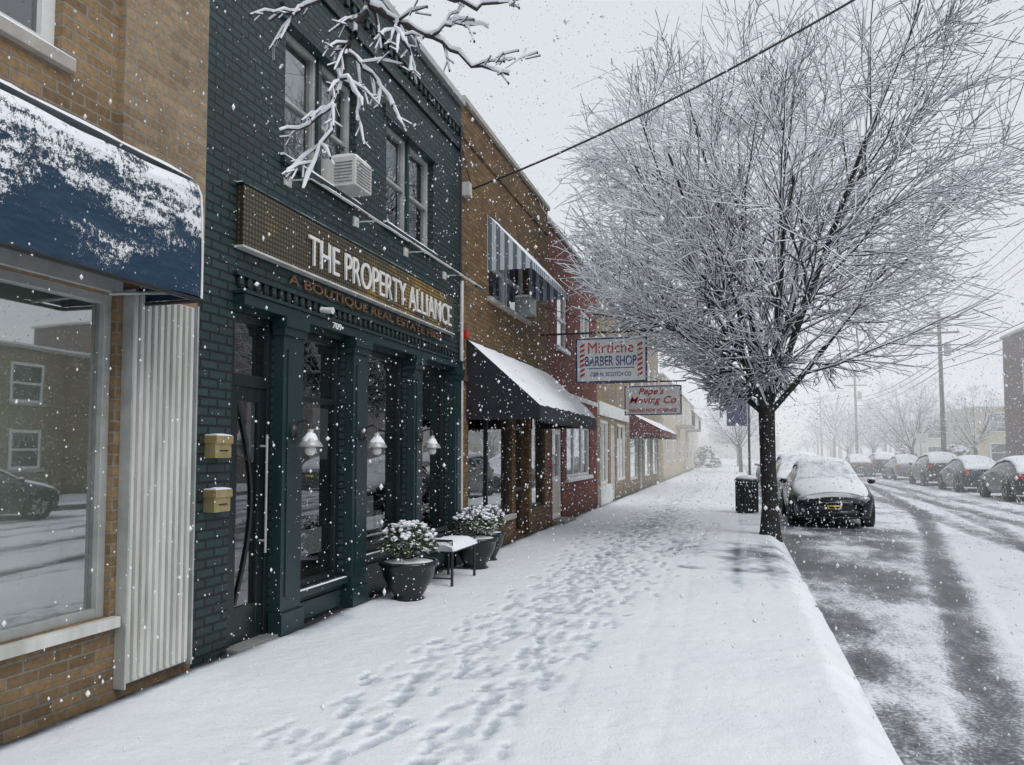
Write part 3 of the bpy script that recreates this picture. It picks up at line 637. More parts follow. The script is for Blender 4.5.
def walk_h(X,Y):
    h=.034+.010*lattice_noise(X+9,Y+40,1.3,1)+.008*lattice_noise(X+9,Y+40,4,2)+.005*lattice_noise(X+9,Y+40,11,3)+.003*lattice_noise(X+9,Y+40,27,8)
    W=.06*np.ones_like(X)+.12*lattice_noise(X+9,Y+40,.8,4)
    for xc,slope,dp,wd in ((-.72,-.015,.006,.045),(-.45,-.012,.006,.045),(.1,-.004,.004,.05),(-1.05,-.03,.006,.05)):
        x0=xc+slope*(Y-3)+.05*np.sin(Y*.4); m_=np.exp(-((X-x0)/wd)**2)*(.7+lattice_noise(X+9,Y+40,3,55)); h-=dp*m_; W+=.15*m_
    base=h.copy(); P=np.zeros_like(X)
    for (px,py,an,dp,s,dr) in prints:
        ii=np.where((Y[:,0]>py-.22)&(Y[:,0]<py+.22))[0]
        if len(ii)==0: continue
        jj=np.where((X[0]>px-.16)&(X[0]<px+.16))[0]
        if len(jj)==0: continue
        sl=(slice(ii[0],ii[-1]+1),slice(jj[0],jj[-1]+1)); x=X[sl]-px; y=(Y[sl]-py)*dr
        u=x*math.cos(an)-y*math.sin(an); v=x*math.sin(an)+y*math.cos(an)
        so=((v-.055*s)/(.095*s))**2+(u/(.050*s))**2; he=((v+.080*s)/(.055*s))**2+(u/(.038*s))**2
        d=np.minimum(so,he); m_=1/(1+np.exp((d-1)*4))
        h[sl]=np.minimum(h[sl],base[sl]-dp*m_)
        P[sl]=np.maximum(P[sl],(.22+dp*13)*m_)
    W=np.maximum(W,P+W*.3)
    h=np.maximum(h,.0005)
    band=np.exp(-((X+1.9)/1.1)**2)*np.clip((Y-6)/10,0,1); W+=band*(.14+.30*lattice_noise(X+9,Y+40,5,5)); h-=band*.008
    W+=.95*np.exp(-((X-WX)/.12)**2)+.5*np.exp(-((X-WX)/.38)**2)*np.clip((Y-4.8)/1,0,1)*(.6+lattice_noise(X+9,Y+40,3,12)); h-=.02*np.exp(-((X-WX)/.12)**2)  # dark strip at wall base: shadow put into the colour, plus wet ground
    e1=np.exp(-(((X-.22)/.52)**4+((Y-12.3)/2.4)**4)); W+=e1*(.40+.6*lattice_noise(X+9,Y+40,2.5,6)+.4*lattice_noise(X+9,Y+40,9,16)); h-=.012*e1
    for xs_ in (-.02,.42): 
        g_=np.exp(-((X-xs_)/.06)**2)*np.clip((Y-8)/1,0,1)*np.clip((14.5-Y)/1,0,1); W+=.24*g_*(.6+lattice_noise(X+9,Y+40,4,17))
    e4=np.exp(-((X-.35)/.35)**4)*np.clip((Y-15)/2,0,1)*np.clip((40-Y)/10,0,1); W+=e4*(.16+.4*lattice_noise(X+9,Y+40,2,41))
    e2=np.exp(-(((X+.75)/.42)**6+((Y-13.2)/1.2)**6)); W+=.28*e2*(.8+lattice_noise(X+9,Y+40,6,18))
    e3=np.exp(-(((X+.62)/.20)**6+((Y-10.9)/.16)**6)); W+=.6*e3*(.8+lattice_noise(X+9,Y+40,12,19)); h-=.015*e3
    for yy in np.arange(3.0,30,1.5): W+=.09*np.exp(-((Y-yy)/.02)**2)*(lattice_noise(X+9,Y+40,2,9)>-.1)
    for xx in (-2.33,-.8): W+=.05*np.exp(-((X-xx)/.015)**2)
    nz=lattice_noise(X*0+3,Y+40,1.7,10)*.08+lattice_noise(X*0+3,Y+40,7,13)*.05
    e_=np.clip((X-.58-nz)/.26,0,1); h=h*(1-e_**2)-.118*(e_**2.2)*(3-2*e_)/1.0*.98; W+=.12*e_**2
    return h,W
ys=np.concatenate([np.arange(-8,2,.2),np.arange(2,8,.02),np.arange(8,14,.03),np.arange(14,30,.06),np.arange(30,60,.3),np.arange(60,260,4)])
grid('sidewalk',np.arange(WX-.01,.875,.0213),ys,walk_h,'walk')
mb=MB(); mb.box(-3.86,.64,-8,258,-.2,-.10,'concrete'); 
for i in range(90): mb.box(.42,.58,-8+i*3.0,-8+i*3.0+2.985,-.2,.0,'concrete')
mb.obj('kerb',bevel=.01)
ty=np.array([0,4.85,10,13.8,18,25,44,80,260]); tx=np.array([1.05,1.42,2.40,3.1,3.9,5.1,6.6,7.0,7.0])
def road_h(X,Y):
    W=.12+.22*lattice_noise(X+9,Y+40,.6,21); h=-.12+.010*lattice_noise(X+9,Y+40,2,22)+.012*lattice_noise(X+9,Y+40,5,23)
    xc=np.interp(Y,ty,tx)
    def tr(c,w,a):
        nonlocal W,h
        m_=np.exp(-np.abs((X-c)/w)**3); W=W+a*m_; h=h-.014*m_
        for s in (-1,1): h=h+.012*np.exp(-((X-c-s*w*1.35)/.06)**2)
    tr(xc,.22,.66)
    tr(np.interp(Y,[0,12,20,40],[3.4,4.6,5.6,7.4]),.20,.28); tr(xc+1.5,.16,.16)
    for c,a in ((4.9,.42),(6.45,.42),(7.7,.36),(9.2,.36)): tr(c+.12*np.sin(Y*.09+c),.27,a*.9)
    W+=.20*np.exp(-((X-7)/2.8)**4)*np.clip((Y-8)/15,0,1)
    inside=1/(1+np.exp((X-xc+.30)*7)); far=np.clip((Y-7.5)/3,0,1)*np.clip((19.5-Y)/1.5,0,1)
    W+=inside*far*(.38+.6*lattice_noise(X+9,Y+40,1.2,27)); W+=inside*(.17+.45*lattice_noise(X+9,Y+40,1.6,25))
    W+=.42*np.exp(-((X-.98)/.26)**2)*(.8+1.2*lattice_noise(X+9,Y+40,1.0,26))
    for yy in (20.8,24.5,32.5,40): W+=.5*np.exp(-(((X-2.1)/.95)**4+((Y-yy)/2.4)**4))
    return h,W
ys=np.concatenate([np.arange(-8,2,.25),np.arange(2,16,.045),np.arange(16,40,.1),np.arange(40,80,.5),np.arange(80,260,5)])
grid('road',np.arange(.62,11.35,.05),ys,road_h,'road')
def far_h(X,Y):
    return .03+.03*lattice_noise(X+9,Y+60,.5,31), .12+.18*lattice_noise(X+9,Y+60,.8,32)+.25*np.exp(-((X-12.8)/.5)**2)
grid('far_sidewalk',np.arange(11.34,40,.4),np.arange(-30,200,.7),far_h,'walk')
mb=MB(); 
for i in range(90): mb.box(11.30,11.45,-30+i*3,-30+i*3+2.985,-.2,.03,'concrete')
mb.obj('far_kerb',bevel=.01)
mb=MB(); mb.box(-700,900,-200,1500,-.6,-.2,'snow'); mb.obj('ground')

# ================================================================ TREES
def perp(d):
    a=Vector((random.gauss(0,1),random.gauss(0,1),random.gauss(0,1))); a-=d*a.dot(d); return a.normalized()
WIND=Vector((.25,-.55,.8)).normalized()
def add_branch(bk,sn,pts,rad,n,lvl,snow=True):
    bk.tube(pts,rad,n,'bark' if lvl<2 else 'bark_twig',cap=False)
    if not snow: return
    seg=[]
    def flush():
        if len(seg)>=2: sn.tube([s[0] for s in seg],[s[1] for s in seg],4 if lvl<3 else 3,'snow',cap=False)
    for j,(p,r) in enumerate(zip(pts,rad)):
        q=pts[min(j+1,len(pts)-1)]; o=pts[max(j-1,0)]; d=(Vector(q)-Vector(o)).normalized()
        w=WIND-d*WIND.dot(d); k=w.length
        if k<.18 or (lvl<3 and random.random()<.10): flush(); seg=[]; continue
        w.normalize(); rr=max(r*.55,.0088 if lvl<4 else .0074)*min(1,.55+k)*random.uniform(.75,1.25)
        if lvl<2: rr=min(rr,.035)
        seg.append((Vector(p)+w*(r*.85+rr*.35),rr))
    flush()
def make_tree(name,base,trunk_h,r0,cc,cr,counts,limbL,seed,snow=True,spread=(18,58),cone=None):
    random.seed(seed); e=empty(name); bk=MB(); sn=MB(); cc=Vector(cc)
    def inside(p,jt):
        d=p-cc; k=(d.x/cr[0])**2+(d.y/cr[1])**2+(d.z/cr[2])**2
        if cone and p.z<cone[0]+(cone[1] if p.x<base[0]+.5 else cone[1]*.6)*math.hypot(p.x-base[0],p.y-base[1])+jt*.45: return False
        return k<1+jt*.25
    def branch(p,d,L,r,lvl):
        n=(7,7,6,5,4,3)[lvl]; pts=[p.copy()]; rad=[r]; dirs=[d.copy()]; jt=random.uniform(-1,.7)
        for i in range(n):
            d=(d+perp(d)*(.12 if lvl<2 else .22)*random.random()+Vector((0,0,.05 if lvl<2 else .015))).normalized()
            p=p+d*L/n
            if lvl>=1 and not inside(p,jt) and i>0: break
            pts.append(p.copy()); rad.append(max(r*(1-.8*(i+1)/n),.0042)); dirs.append(d.copy())
        if len(pts)<2: return
        add_branch(bk,sn,pts,rad,(9,7,5,4,3,3)[lvl],lvl,snow)
        if lvl>=len(counts): return
        for k in range(counts[lvl]):
            t=random.uniform(.12,1.0); f=t*(len(pts)-1); i=min(int(f),len(pts)-2); q=pts[i].lerp(pts[i+1],f-i); dd=dirs[min(i+1,len(dirs)-1)]
            an=R(random.uniform(25,62)); nd=(dd*math.cos(an)+perp(dd)*math.sin(an)); out=(q-cc); out.z*=.3
            nd=(nd+out.normalized()*.25+Vector((0,0,.04))).normalized()
            branch(q,nd,L*random.uniform(.42,.62)*(1.15-.4*t),max(rad[i]*.5,.0050),lvl+1)
    B=Vector(base); tp=[B+Vector((0,0,-.1)),B+Vector((0,0,.1)),B+Vector((.01,0,.6)),B+Vector((-.02,.02,1.3)),B+Vector((-.03,0,trunk_h))]
    bk.tube(tp,[r0*1.5,r0*1.25,r0*1.02,r0*.95,r0*1.0],14,'bark'); top=tp[-1]
    for k in range(counts[0]):
        az=2*math.pi*(k+random.uniform(-.3,.3))/counts[0]; inc=R(spread[0]+(spread[1]-spread[0])*((k*0.618)%1)); 
        d=Vector((math.sin(inc)*math.cos(az),math.sin(inc)*math.sin(az),math.cos(inc)))
        branch(top+Vector((0,0,random.uniform(-.35,.15))),d,limbL*random.uniform(.9,1.1),r0*random.uniform(.34,.50),1)
    bk.obj('trunk_and_branches',e); 
    if snow: sn.obj('snow_on_branches',e)
    return e
make_tree('street_tree',(.62,15.6,0),2.5,.155,(1.2,15.6,6.2),(4.75,4.5,4.35),(14,11,10,6),6.6,3,spread=(10,66),cone=(2.7,.42))
for i,(x,y,s) in enumerate([(13.2,66,1.15),(15,80,1.2),(13,100,1.3),(.4,62,1.0),(.3,88,1.2),(14.5,92,1.1),(16.5,62,.9)]):
    make_tree('street_tree',(x,y,0),1.9,.13,(x,y,4.2*s),(3.0*s,3.0*s,2.9*s),(8,7,6,4) if y<90 else (7,6,5,3),4.2*s,20+i,spread=(15,70))
random.seed(99)
mb=MB()
for k in range(110):
    x=random.uniform(-60,90); y=random.uniform(115,240); h=random.uniform(5,11)
    if -5<x<12: x+=20
    if k<14: x=random.uniform(-4,12); y=random.uniform(250,300)
    mb.tube([(x,y,-.2),(x,y,h*.5)],[.25,.12],5,'bark')
    for j in range(34):
        a=random.uniform(0,6.28); inc=random.uniform(.1,1.2); L=h*random.uniform(.3,.62); p=Vector((x,y,h*random.uniform(.3,.5)))
        q=p+Vector((math.sin(inc)*math.cos(a),math.sin(inc)*math.sin(a),math.cos(inc)))*L
        mb.tube([p,(p+q)/2+Vector((0,0,.3)),q],[.09,.06,.02],3,'snow' if j%2 else 'bark_twig',cap=False)
        for w in range(4):
            d=Vector((random.gauss(0,1),random.gauss(0,1),random.gauss(.3,.8))).normalized()*L*.35; m_=p.lerp(q,random.uniform(.4,1)); mb.tube([m_,m_+d],[.04,.015],3,'snow' if w%2 else 'bark_twig',cap=False)
mb.obj('distant_trees')
e=empty('street_tree'); bk=MB(); sn=MB()
bk.tube([(.55,-2.6,-.1),(.55,-2.6,.5),(.53,-2.6,1.6),(.5,-2.5,2.9),(.35,-2.3,4.2),(.3,-2.2,6.5)],[.24,.19,.16,.15,.1,.04],14,'bark')
def limb(pts,r0,r1,tw=0):
    P=[Vector(p) for p in pts]; Q=[]
    for a in range(len(P)-1):
        for t_ in (0,.25,.5,.75): Q.append(P[a].lerp(P[a+1],t_)+Vector((random.gauss(0,1),random.gauss(0,1),random.gauss(0,1)))*.011*(1 if a+t_ else 0))
    Q.append(P[-1]); n=len(Q); rad=[(r0+(r1-r0)*i/(n-1))*random.uniform(.85,1.2) for i in range(n)]
    bk.tube(Q,rad,8,'bark_twig',cap=True)
    sp=[q+Vector((0,-.003,rad[i]*.9+.008)) for i,q in enumerate(Q)]; sr=[max(rad[i]*.9,.011)*random.uniform(.6,1.45) for i in range(n)]
    sn.tube(sp,sr,7,'snow')
    for k in range(tw):
        i=random.randrange(1,n-1); d=(Q[i+1]-Q[i-1]).normalized(); an=R(random.uniform(30,65)); nd=(d*math.cos(an)+perp(d)*math.sin(an)); nd.y*=.5; nd.z-=.1; nd.normalize(); L=random.uniform(.08,.26)
        a=Q[i]; m_=a+nd*L*.5+Vector((0,0,.018)); c=a+nd*L
        bk.tube([a,m_,c],[rad[i]*.5,rad[i]*.4,.003],6,'bark_twig'); sn.tube([a+Vector((0,0,.009)),m_+Vector((0,0,.010)),c+Vector((0,0,.006))],[.008,random.uniform(.008,.012),.005],6,'snow')
        for z in range(2):
            d2=(nd+perp(nd)*.8).normalized(); s_=a.lerp(c,random.uniform(.4,.9)); t2=s_+d2*L*.35; bk.tube([s_,t2],[.0035,.0025],5,'bark_twig'); sn.tube([s_+Vector((0,0,.005)),t2+Vector((0,0,.005))],[.006,.005],5,'snow')
        bk.blob(c,.006,.006,.008,'bark_twig',0,5)
limb([(.5,-2.5,2.8),(.2,-.6,4.1),(-.8,1.6,5.0),(-1.6,3.0,4.9),(-1.9,3.45,4.45)],.10,.035)
limb([(-1.9,3.45,4.45),(-1.95,3.55,4.2),(-1.82,3.64,3.97),(-1.70,3.67,3.89),(-1.52,3.72,3.82),(-1.32,3.78,3.67),(-1.13,3.84,3.61)],.026,.005,12)
limb([(-1.85,3.60,4.0),(-1.95,3.60,3.78),(-2.0,3.585,3.52),(-2.05,3.57,3.29),(-2.17,3.53,2.98)],.018,.004,13)
limb([(-1.95,3.55,4.15),(-2.1,3.5,3.98),(-2.36,3.48,3.90)],.013,.004,6)
limb([(-1.95,3.60,3.72),(-1.83,3.63,3.60),(-1.72,3.66,3.43)],.011,.004,5)
limb([(-1.70,3.67,3.89),(-1.62,3.6,3.74),(-1.60,3.62,3.58)],.011,.004,5)
limb([(-1.7,3.5,4.3),(-1.5,3.66,4.02),(-1.28,3.7,3.93),(-1.05,3.8,3.99)],.015,.004,8)
limb([(-2.0,3.58,3.5),(-2.12,3.56,3.36),(-2.3,3.5,3.3)],.008,.003,4)
limb([(-2.0,3.58,3.62),(-1.9,3.56,3.5),(-1.84,3.5,3.3)],.008,.003,4)
limb([(-1.52,3.72,3.82),(-1.38,3.7,3.86),(-1.2,3.7,3.80)],.008,.003,5)
limb([(-1.95,3.5,4.3),(-1.78,3.55,4.12),(-1.6,3.6,4.08),(-1.45,3.6,4.15)],.012,.004,6)
bk.obj('trunk_and_limbs',e,True); sn.obj('snow_on_limbs',e,True)

# ================================================================ SIGNS
def hang_sign(name,x0,x1,y,z0,z1):
    e=empty(name); mb=MB(); mb.box(x0,x1,y-.05,y+.05,z0,z1,'sign_board'); 
    mb.obj('board',e,bevel=.01); mb=MB()
    for a in ((x0-.02,x0,z0-.02,z1+.02),(x1,x1+.02,z0-.02,z1+.02)): mb.box(a[0],a[1],y-.06,y+.06,a[2],a[3],'blue_sign')
    mb.box(x0,x1,y-.058,y+.058,z1,z1+.02,'blue_sign'); mb.box(x0,x1,y-.058,y+.058,z0-.02,z0,'blue_sign')
    mb.tube([(WX,y,z1+.14),(x1+.15,y,z1+.14)],.022,8,'black'); mb.tube([(WX,y,z1+.75),(x0+(x1-x0)*.7,y,z1+.15)],.007,5,'black')
    for x in (x0+.12,x1-.12): mb.tube([(x,y,z1+.14),(x,y,z1)],.01,6,'black')
    snowcap(mb,x0,x1,y-.05,y+.05,z1+.02,.04,1); mb.obj('bracket_and_frame',e); return e
Y=15.45; zo=-.11; xo=.11; e=hang_sign('barber_shop_sign',-3.19+xo,-1.80+xo,Y,3.14+zo,4.00+zo)
yf=Y-.056
text(e,'Mirtiche','letter_red',(-2.5+xo,yf,3.82+zo),.92,.22,'Y-',.008,.0,'lettering')
text(e,'BARBER SHOP','letter_blue',(-2.5+xo,yf,3.55+zo),1.04,.20,'Y-',.008,.01,'lettering')
text(e,'C&R N. SCOTCH CO','letter_blue',(-2.5+xo,yf,3.28+zo),.82,.085,'Y-',.008,.0,'lettering')
mb=MB()
mb.box(-2.98+xo,-2.02+xo,yf-.002,yf+.003,3.395+zo,3.41+zo,'letter_blue')
for xa in (-3.13+xo,-1.96+xo):
    mb.box(xa,xa+.10,yf-.004,yf+.002,3.2+zo,3.94+zo,'white')
    for i in range(7):
        z=3.22+i*.10+zo; mb.poly([(xa,yf-.006,z),(xa+.10,yf-.006,z+.05),(xa+.10,yf-.006,z+.10),(xa,yf-.006,z+.05)],'letter_red')
mb.obj('barber_stripes',e)
Y=21.6; zo=-.10; xo=.08; e=hang_sign('moving_company_sign',-3.02+xo,-1.50+xo,Y,2.75+zo,3.52+zo); yf=Y-.056
text(e,"Pepe's",'letter_red',(-2.3+xo,yf,3.37+zo),.70,.23,'Y-',.008,.006,'lettering',.3)
text(e,'Moving Co','letter_red',(-2.26+xo,yf,3.12+zo),1.28,.25,'Y-',.008,.006,'lettering',.3)
text(e,'INSURED MOVING SERVICE','letter_red',(-2.26+xo,yf,2.86+zo),1.3,.09,'Y-',.008,.0,'lettering')
e=empty('blue_street_banner'); mb=MB()
mb.tube([(.55,33,0),(.55,33,5.2)],.05,10,'black'); mb.box(-.32,.48,32.97,33.0,2.7,4.55,'blue_sign')
for z in (2.68,4.57): mb.tube([(.55,32.985,z),(-.34,32.985,z)],.015,6,'black')
mb.obj('post_and_banner',e)
e=empty('litter_bin'); mb=MB()
for i in range(22):
    a=2*math.pi*i/22; mb.box(.27+.27*math.cos(a)-.017,.27+.27*math.cos(a)+.017,20.9+.27*math.sin(a)-.017,20.9+.27*math.sin(a)+.017,.06,.84,'black')
mb.lathe((.27,20.9,0),[(.24,.03),(.245,.1),(.245,.8),(.2,.8)],20,'black'); mb.lathe((.27,20.9,.84),[(.30,0),(.31,.03),(.29,.06)],20,'black'); mb.obj('basket',e)
mb=MB(); mb.lathe((.27,20.9,.9),[(.28,0),(.25,.05),(.12,.1)],14,'snow'); mb.obj('snow',e,True)
e=empty('street_sign'); mb=MB(); mb.tube([(11.9,57,0),(11.9,57,2.9)],.035,8,'alu'); mb.box(11.62,12.18,56.93,56.96,2.2,2.85,'white'); mb.obj('post_and_plate',e)

# ================================================================ POLES & WIRES
def pole(x,y,h):
    e=empty('utility_pole'); mb=MB(); mb.tube([(x,y,-.2),(x-.1,y,h)],[.17,.11],12,'pole_wood')
    for z in (h-.5,h-1.5): 
        mb.box(x-1.2,x+1.1,y-.06,y+.06,z,z+.12,'pole_wood'); 
        for k in (-1.1,-.5,.4,1.0): mb.tube([(x+k,y,z+.12),(x+k,y,z+.3)],.035,6,'alu')
        snowcap(mb,x-1.2,x+1.1,y-.06,y+.06,z+.12,.03,1)
    mb.lathe((x+.38,y,h-3),[(.2,0),(.22,.05),(.22,.8),(.15,.9)],12,'alu'); mb.tube([(x,y,h-2.3),(x-2.2,y-.2,h-2.0)],.03,6,'alu'); mb.box(x-2.7,x-2.1,y-.3,y-.1,h-2.08,h-1.95,'alu')
    mb.obj('pole',e)
PY=57
pole(13.3,PY,11.0); pole(12.6,7.5,13.6); pole(12.9,92,10.4); pole(13.1,130,10.4)
e=empty('overhead_wires'); mb=MB()
def wire(a,c,sag,r=.012,n=24):
    a=Vector(a); c=Vector(c); mb.tube([a.lerp(c,i/n)-Vector((0,0,4*sag*(i/n)*(1-i/n))) for i in range(n+1)],r,5,'black',cap=False)
wire((WX+.08,10.9,5.6),(12.4,7.6,13.5),1.25,.016); 
wire((WX+.08,10.9,5.6),(WX+.02,10.5,6.2),.05,.01)
for k in (-1.1,-.5,.4,1.0):
    wire((12.6+k,7.5,13.3),(13.3+k,PY,10.7),.7,.015); wire((13.3+k,PY,10.7),(12.9+k,92,10.1),.6,.02); wire((12.9+k,92,10.1),(13.1+k,130,10.1),.6,.02)
for z in (8.0,7.6,7.1): wire((12.6,7.5,z+.6),(13.25,PY,z),.6,.025); wire((13.25,PY,z),(12.9,92,z-.4),.6,.03)
wire((13.2,PY,8.9),(WX,41,7.0),.9,.02); wire((13.2,PY,8.7),(16,54,7.6),.1,.02); wire((13.2,PY,8.3),(16,34,8),.4,.02); wire((12.9,92,8),(-3.9,76,5.8),.7,.025)
mb.obj('wires',e)

# ================================================================ CARS
def car(x,y,flip,paint,suv=0,snowf=1.0,L=4.5,plate=True):
    e=empty('parked_car'); pm=mk('car_paint_'+str(len(bpy.data.materials)),paint,tuple(a*.9 for a in paint),1,.25,.3,0,spec=.6)
    H=.12*suv
    S=[(0.0,.60,.60,.48),(.05,.73,.76,.60),(.28,.84,.87,.72),(.72,.93,.90,.76),(1.12,1.01,.91,.75),(1.5,1.25,.91,.66),(1.9,1.45,.91,.58),(2.45,1.51,.91,.57),(2.55,1.51,.91,.57),(3.15,1.48+H*.5,.91,.57),(3.7,1.33+H*1.5,.90,.59),(4.08,1.10+H*2.2,.88,.64),(4.38,1.03+H*.4,.84,.66),(4.48,.80,.76,.60)]
    f=L/4.5
    def tr(p):
        if flip: return (x-p[0],y-p[1],p[2]-.12)
        return (x+p[0],y+p[1],p[2]-.12)
    mb=MB(); rows=[]
    for (sy,zt,w,wt) in S:
        zt=zt+H*(1 if sy>1.3 else .6); bl=min(.96+H*.6,zt-.07); mid=min(.66,zt-.12)
        half=[(w*.93,.24),(w*.99,.42),(w,mid),(w*.965,bl),(wt,zt-.05),(wt*.62,zt),(0,zt+.018)]
        row=[(-a,c) for a,c in half[:-1]]+[(0,half[-1][1])]+[(a,c) for a,c in reversed(half[:-1])]
        rows.append([len(mb.v)+q for q in range(13)]); mb.v+=[tr((a,sy*f,c)) for a,c in row]
    for j in range(len(S)-1):
        for q in range(12):
            m_=pm
            if q in (3,8) and 4<=j<=10 and j!=7: m_=M['car_glass']
            if 4<=q<=7 and (j in (4,5) or j in (9,10) and not suv or j==11 and suv): m_=M['car_glass']
            mb.f.append((rows[j][q],rows[j][q+1],rows[j+1][q+1],rows[j+1][q])); mb.m.append(mb.mi(m_))
    mb.f.append(tuple(rows[0])); mb.m.append(mb.mi(pm)); mb.f.append(tuple(reversed(rows[-1]))); mb.m.append(mb.mi(pm))
    for j in range(len(S)-1): mb.f.append((rows[j][0],rows[j][12],rows[j+1][12],rows[j+1][0])); mb.m.append(mb.mi('black'))
    mb.obj('body',e,True,subsurf=2)
    mb=MB(); rows=[]; SS=[]
    for a_,b_ in zip(S[1:-1],S[2:-1]):
        SS.append(a_); SS.append(tuple((p+q)/2 for p,q in zip(a_,b_)))
    SS.append(S[-2])
    for (sy,zt,w,wt) in SS:
        zt=zt+H*(1 if sy>1.3 else .6); ws=1.15<sy<1.85; t=(.014 if ws else .065)*snowf
        ed=random.uniform(-.05,.04)
        half=[(wt*(1.02 if ws else 1.08),zt-(.05 if ws else .09)+ed*.5),(wt*(.98 if ws else 1.04),zt-.0),(wt*.62,zt+t*random.uniform(.8,1.2)),(wt*.3,zt+t*1.15*random.uniform(.85,1.2)+.01),(0,zt+t*1.2+.012)]
        row=[(-a,c) for a,c in half]+[(a,c+random.uniform(-.01,.01)) for a,c in reversed(half[:-1])]
        rows.append([len(mb.v)+q for q in range(9)]); mb.v+=[tr((a,sy*f+random.uniform(-.02,.02),c+random.uniform(-.006,.006))) for a,c in row]
    for j in range(len(rows)-1):
        sy=(SS[j][0]+SS[j+1][0])/2
        for q in range(8): mb.f.append((rows[j][q],rows[j][q+1],rows[j+1][q+1],rows[j+1][q])); mb.m.append(mb.mi('thin_snow' if 1.1<sy<1.9 and 1<=q<=6 else 'snow'))
    mb.f.append(tuple(rows[0])); mb.m.append(mb.mi('snow')); mb.f.append(tuple(rows[-1])); mb.m.append(mb.mi('snow'))
    mb.obj('snow',e,True,subsurf=2)
    for wy in (.86,3.58):
        for s in (-1,1):
            mb=MB(); c=tr((0,wy*f,.33)); sx=-s if flip else s
            mb.tube([(x+sx*.70,c[1],c[2]+.02),(x+sx*.922,c[1],c[2]+.02)],.385,26,'black')
            mb.tube([(x+sx*.70,c[1],c[2]),(x+sx*.90,c[1],c[2]),(x+sx*.935,c[1],c[2])],[.325,.325,.30],26,'rubber')
            mb.tube([(x+sx*.93,c[1],c[2]),(x+sx*.94,c[1],c[2])],.19,20,'alu')
            for k in range(5):
                a=k*2*math.pi/5; mb.tube([(x+sx*.945,c[1],c[2]),(x+sx*.945,c[1]+.18*math.cos(a),c[2]+.18*math.sin(a))],.02,4,'black')
            mb.obj('wheel',e)
    mb=MB()
    def bx(x0,x1,y0_,y1_,z0,z1,m_):
        a=tr((x0,y0_,z0)); c=tr((x1,y1_,z1)); mb.box(min(a[0],c[0]),max(a[0],c[0]),min(a[1],c[1]),max(a[1],c[1]),a[2],c[2],m_)
    def bl(cx,cy,cz,rx,ry,rz,m_): mb.blob(tr((cx,cy,cz)),rx,ry,rz,m_,0,14)
    for s in (-1,1):
        bl(s*.60,.13,.665,.17,.11,.075,'clear_lamp'); bl(s*.62,.06,.40,.07,.05,.05,'clear_lamp')
        bl(s*.70,4.40*f,.86+H,.12,.10,.10,'red_lamp'); bl(s*1.0,1.42*f,1.02+H*.6,.09,.06,.065,pm); bl(s*1.0,1.44*f,1.075+H*.6,.085,.06,.03,'snow')
        bx(s*.93-.012,s*.93+.012,2.25*f,2.42*f,.84,.865,'black'); 
    bx(-.40,.40,-.012,.05,.52,.64,'black'); bx(-.52,.52,-.005,.06,.28,.40,'black'); bx(-.38,.38,-.018,-.011,.575,.588,'alu')
    bx(-.66,.66,.0,.05,.22,.27,'black')
    if plate: bx(-.155,.155,-.035,-.015,.43,.52,'plate'); bx(-.11,.11,-.038,-.035,.455,.495,'black')
    bx(-.155,.155,4.50*f,4.52*f,.62,.72,'plate'); bx(-.6,.6,4.46*f,4.50*f,.35,.48,'black')
    mb.obj('details',e,True); return e
car(2.12,18.75,False,(.02,.024,.035))
car(2.05,24.6,False,(.35,.36,.38),1)
car(2.05,31.0,False,(.05,.05,.06))
car(2.1,37.5,False,(.25,.05,.05),1); car(2.1,44,False,(.1,.12,.15))
car(10.05,34.6,True,(.05,.05,.055)); car(10.1,41.2,True,(.03,.06,.07)); car(10.1,47.5,True,(.03,.03,.035),1); car(10.2,56,True,(.3,.31,.33)); car(10.2,64,True,(.04,.04,.05),1)
car(10.2,72,True,(.06,.07,.09)); car(10.2,24,True,(.35,.35,.36),1); car(10.2,16.5,True,(.05,.05,.06)); car(10.2,10,True,(.2,.2,.2))
car(2.1,4.4-9.5,False,(.3,.3,.32),1)
car(8.3,62,True,(.12,.13,.14))
def shrub(x,y,s):
    e=empty('evergreen_shrub'); mb=MB()
    for k in range(500):
        u=Vector((random.gauss(0,1),random.gauss(0,1),abs(random.gauss(0,1)))).normalized()*random.uniform(.7,1.05); p=Vector((x+u.x*s,y+u.y*s,.1+u.z*s*1.5)); a=perp(Vector((0,0,1)))*.12*s+Vector((0,0,random.uniform(-.05,.1)))*s; c=a.cross(perp(a.normalized())).normalized()*.06*s
        mb.poly([p-a,p-c,p+a,p+c],'leaf')
    for k in range(60):
        u=Vector((random.gauss(0,1),random.gauss(0,1),abs(random.gauss(0,1)))).normalized(); q=random.uniform(.08,.2)*s; mb.blob((x+u.x*s*.9,y+u.y*s*.9,.1+u.z*s*1.5),q,q,q*.5,'snow',.2,7)
    mb.obj('leaves_and_snow',e)
shrub(14.8,60.5,1.3); shrub(15.6,63,1.0); shrub(-2.9,80,1.4); shrub(-2.6,83,1.2); shrub(14.6,76,1.2)

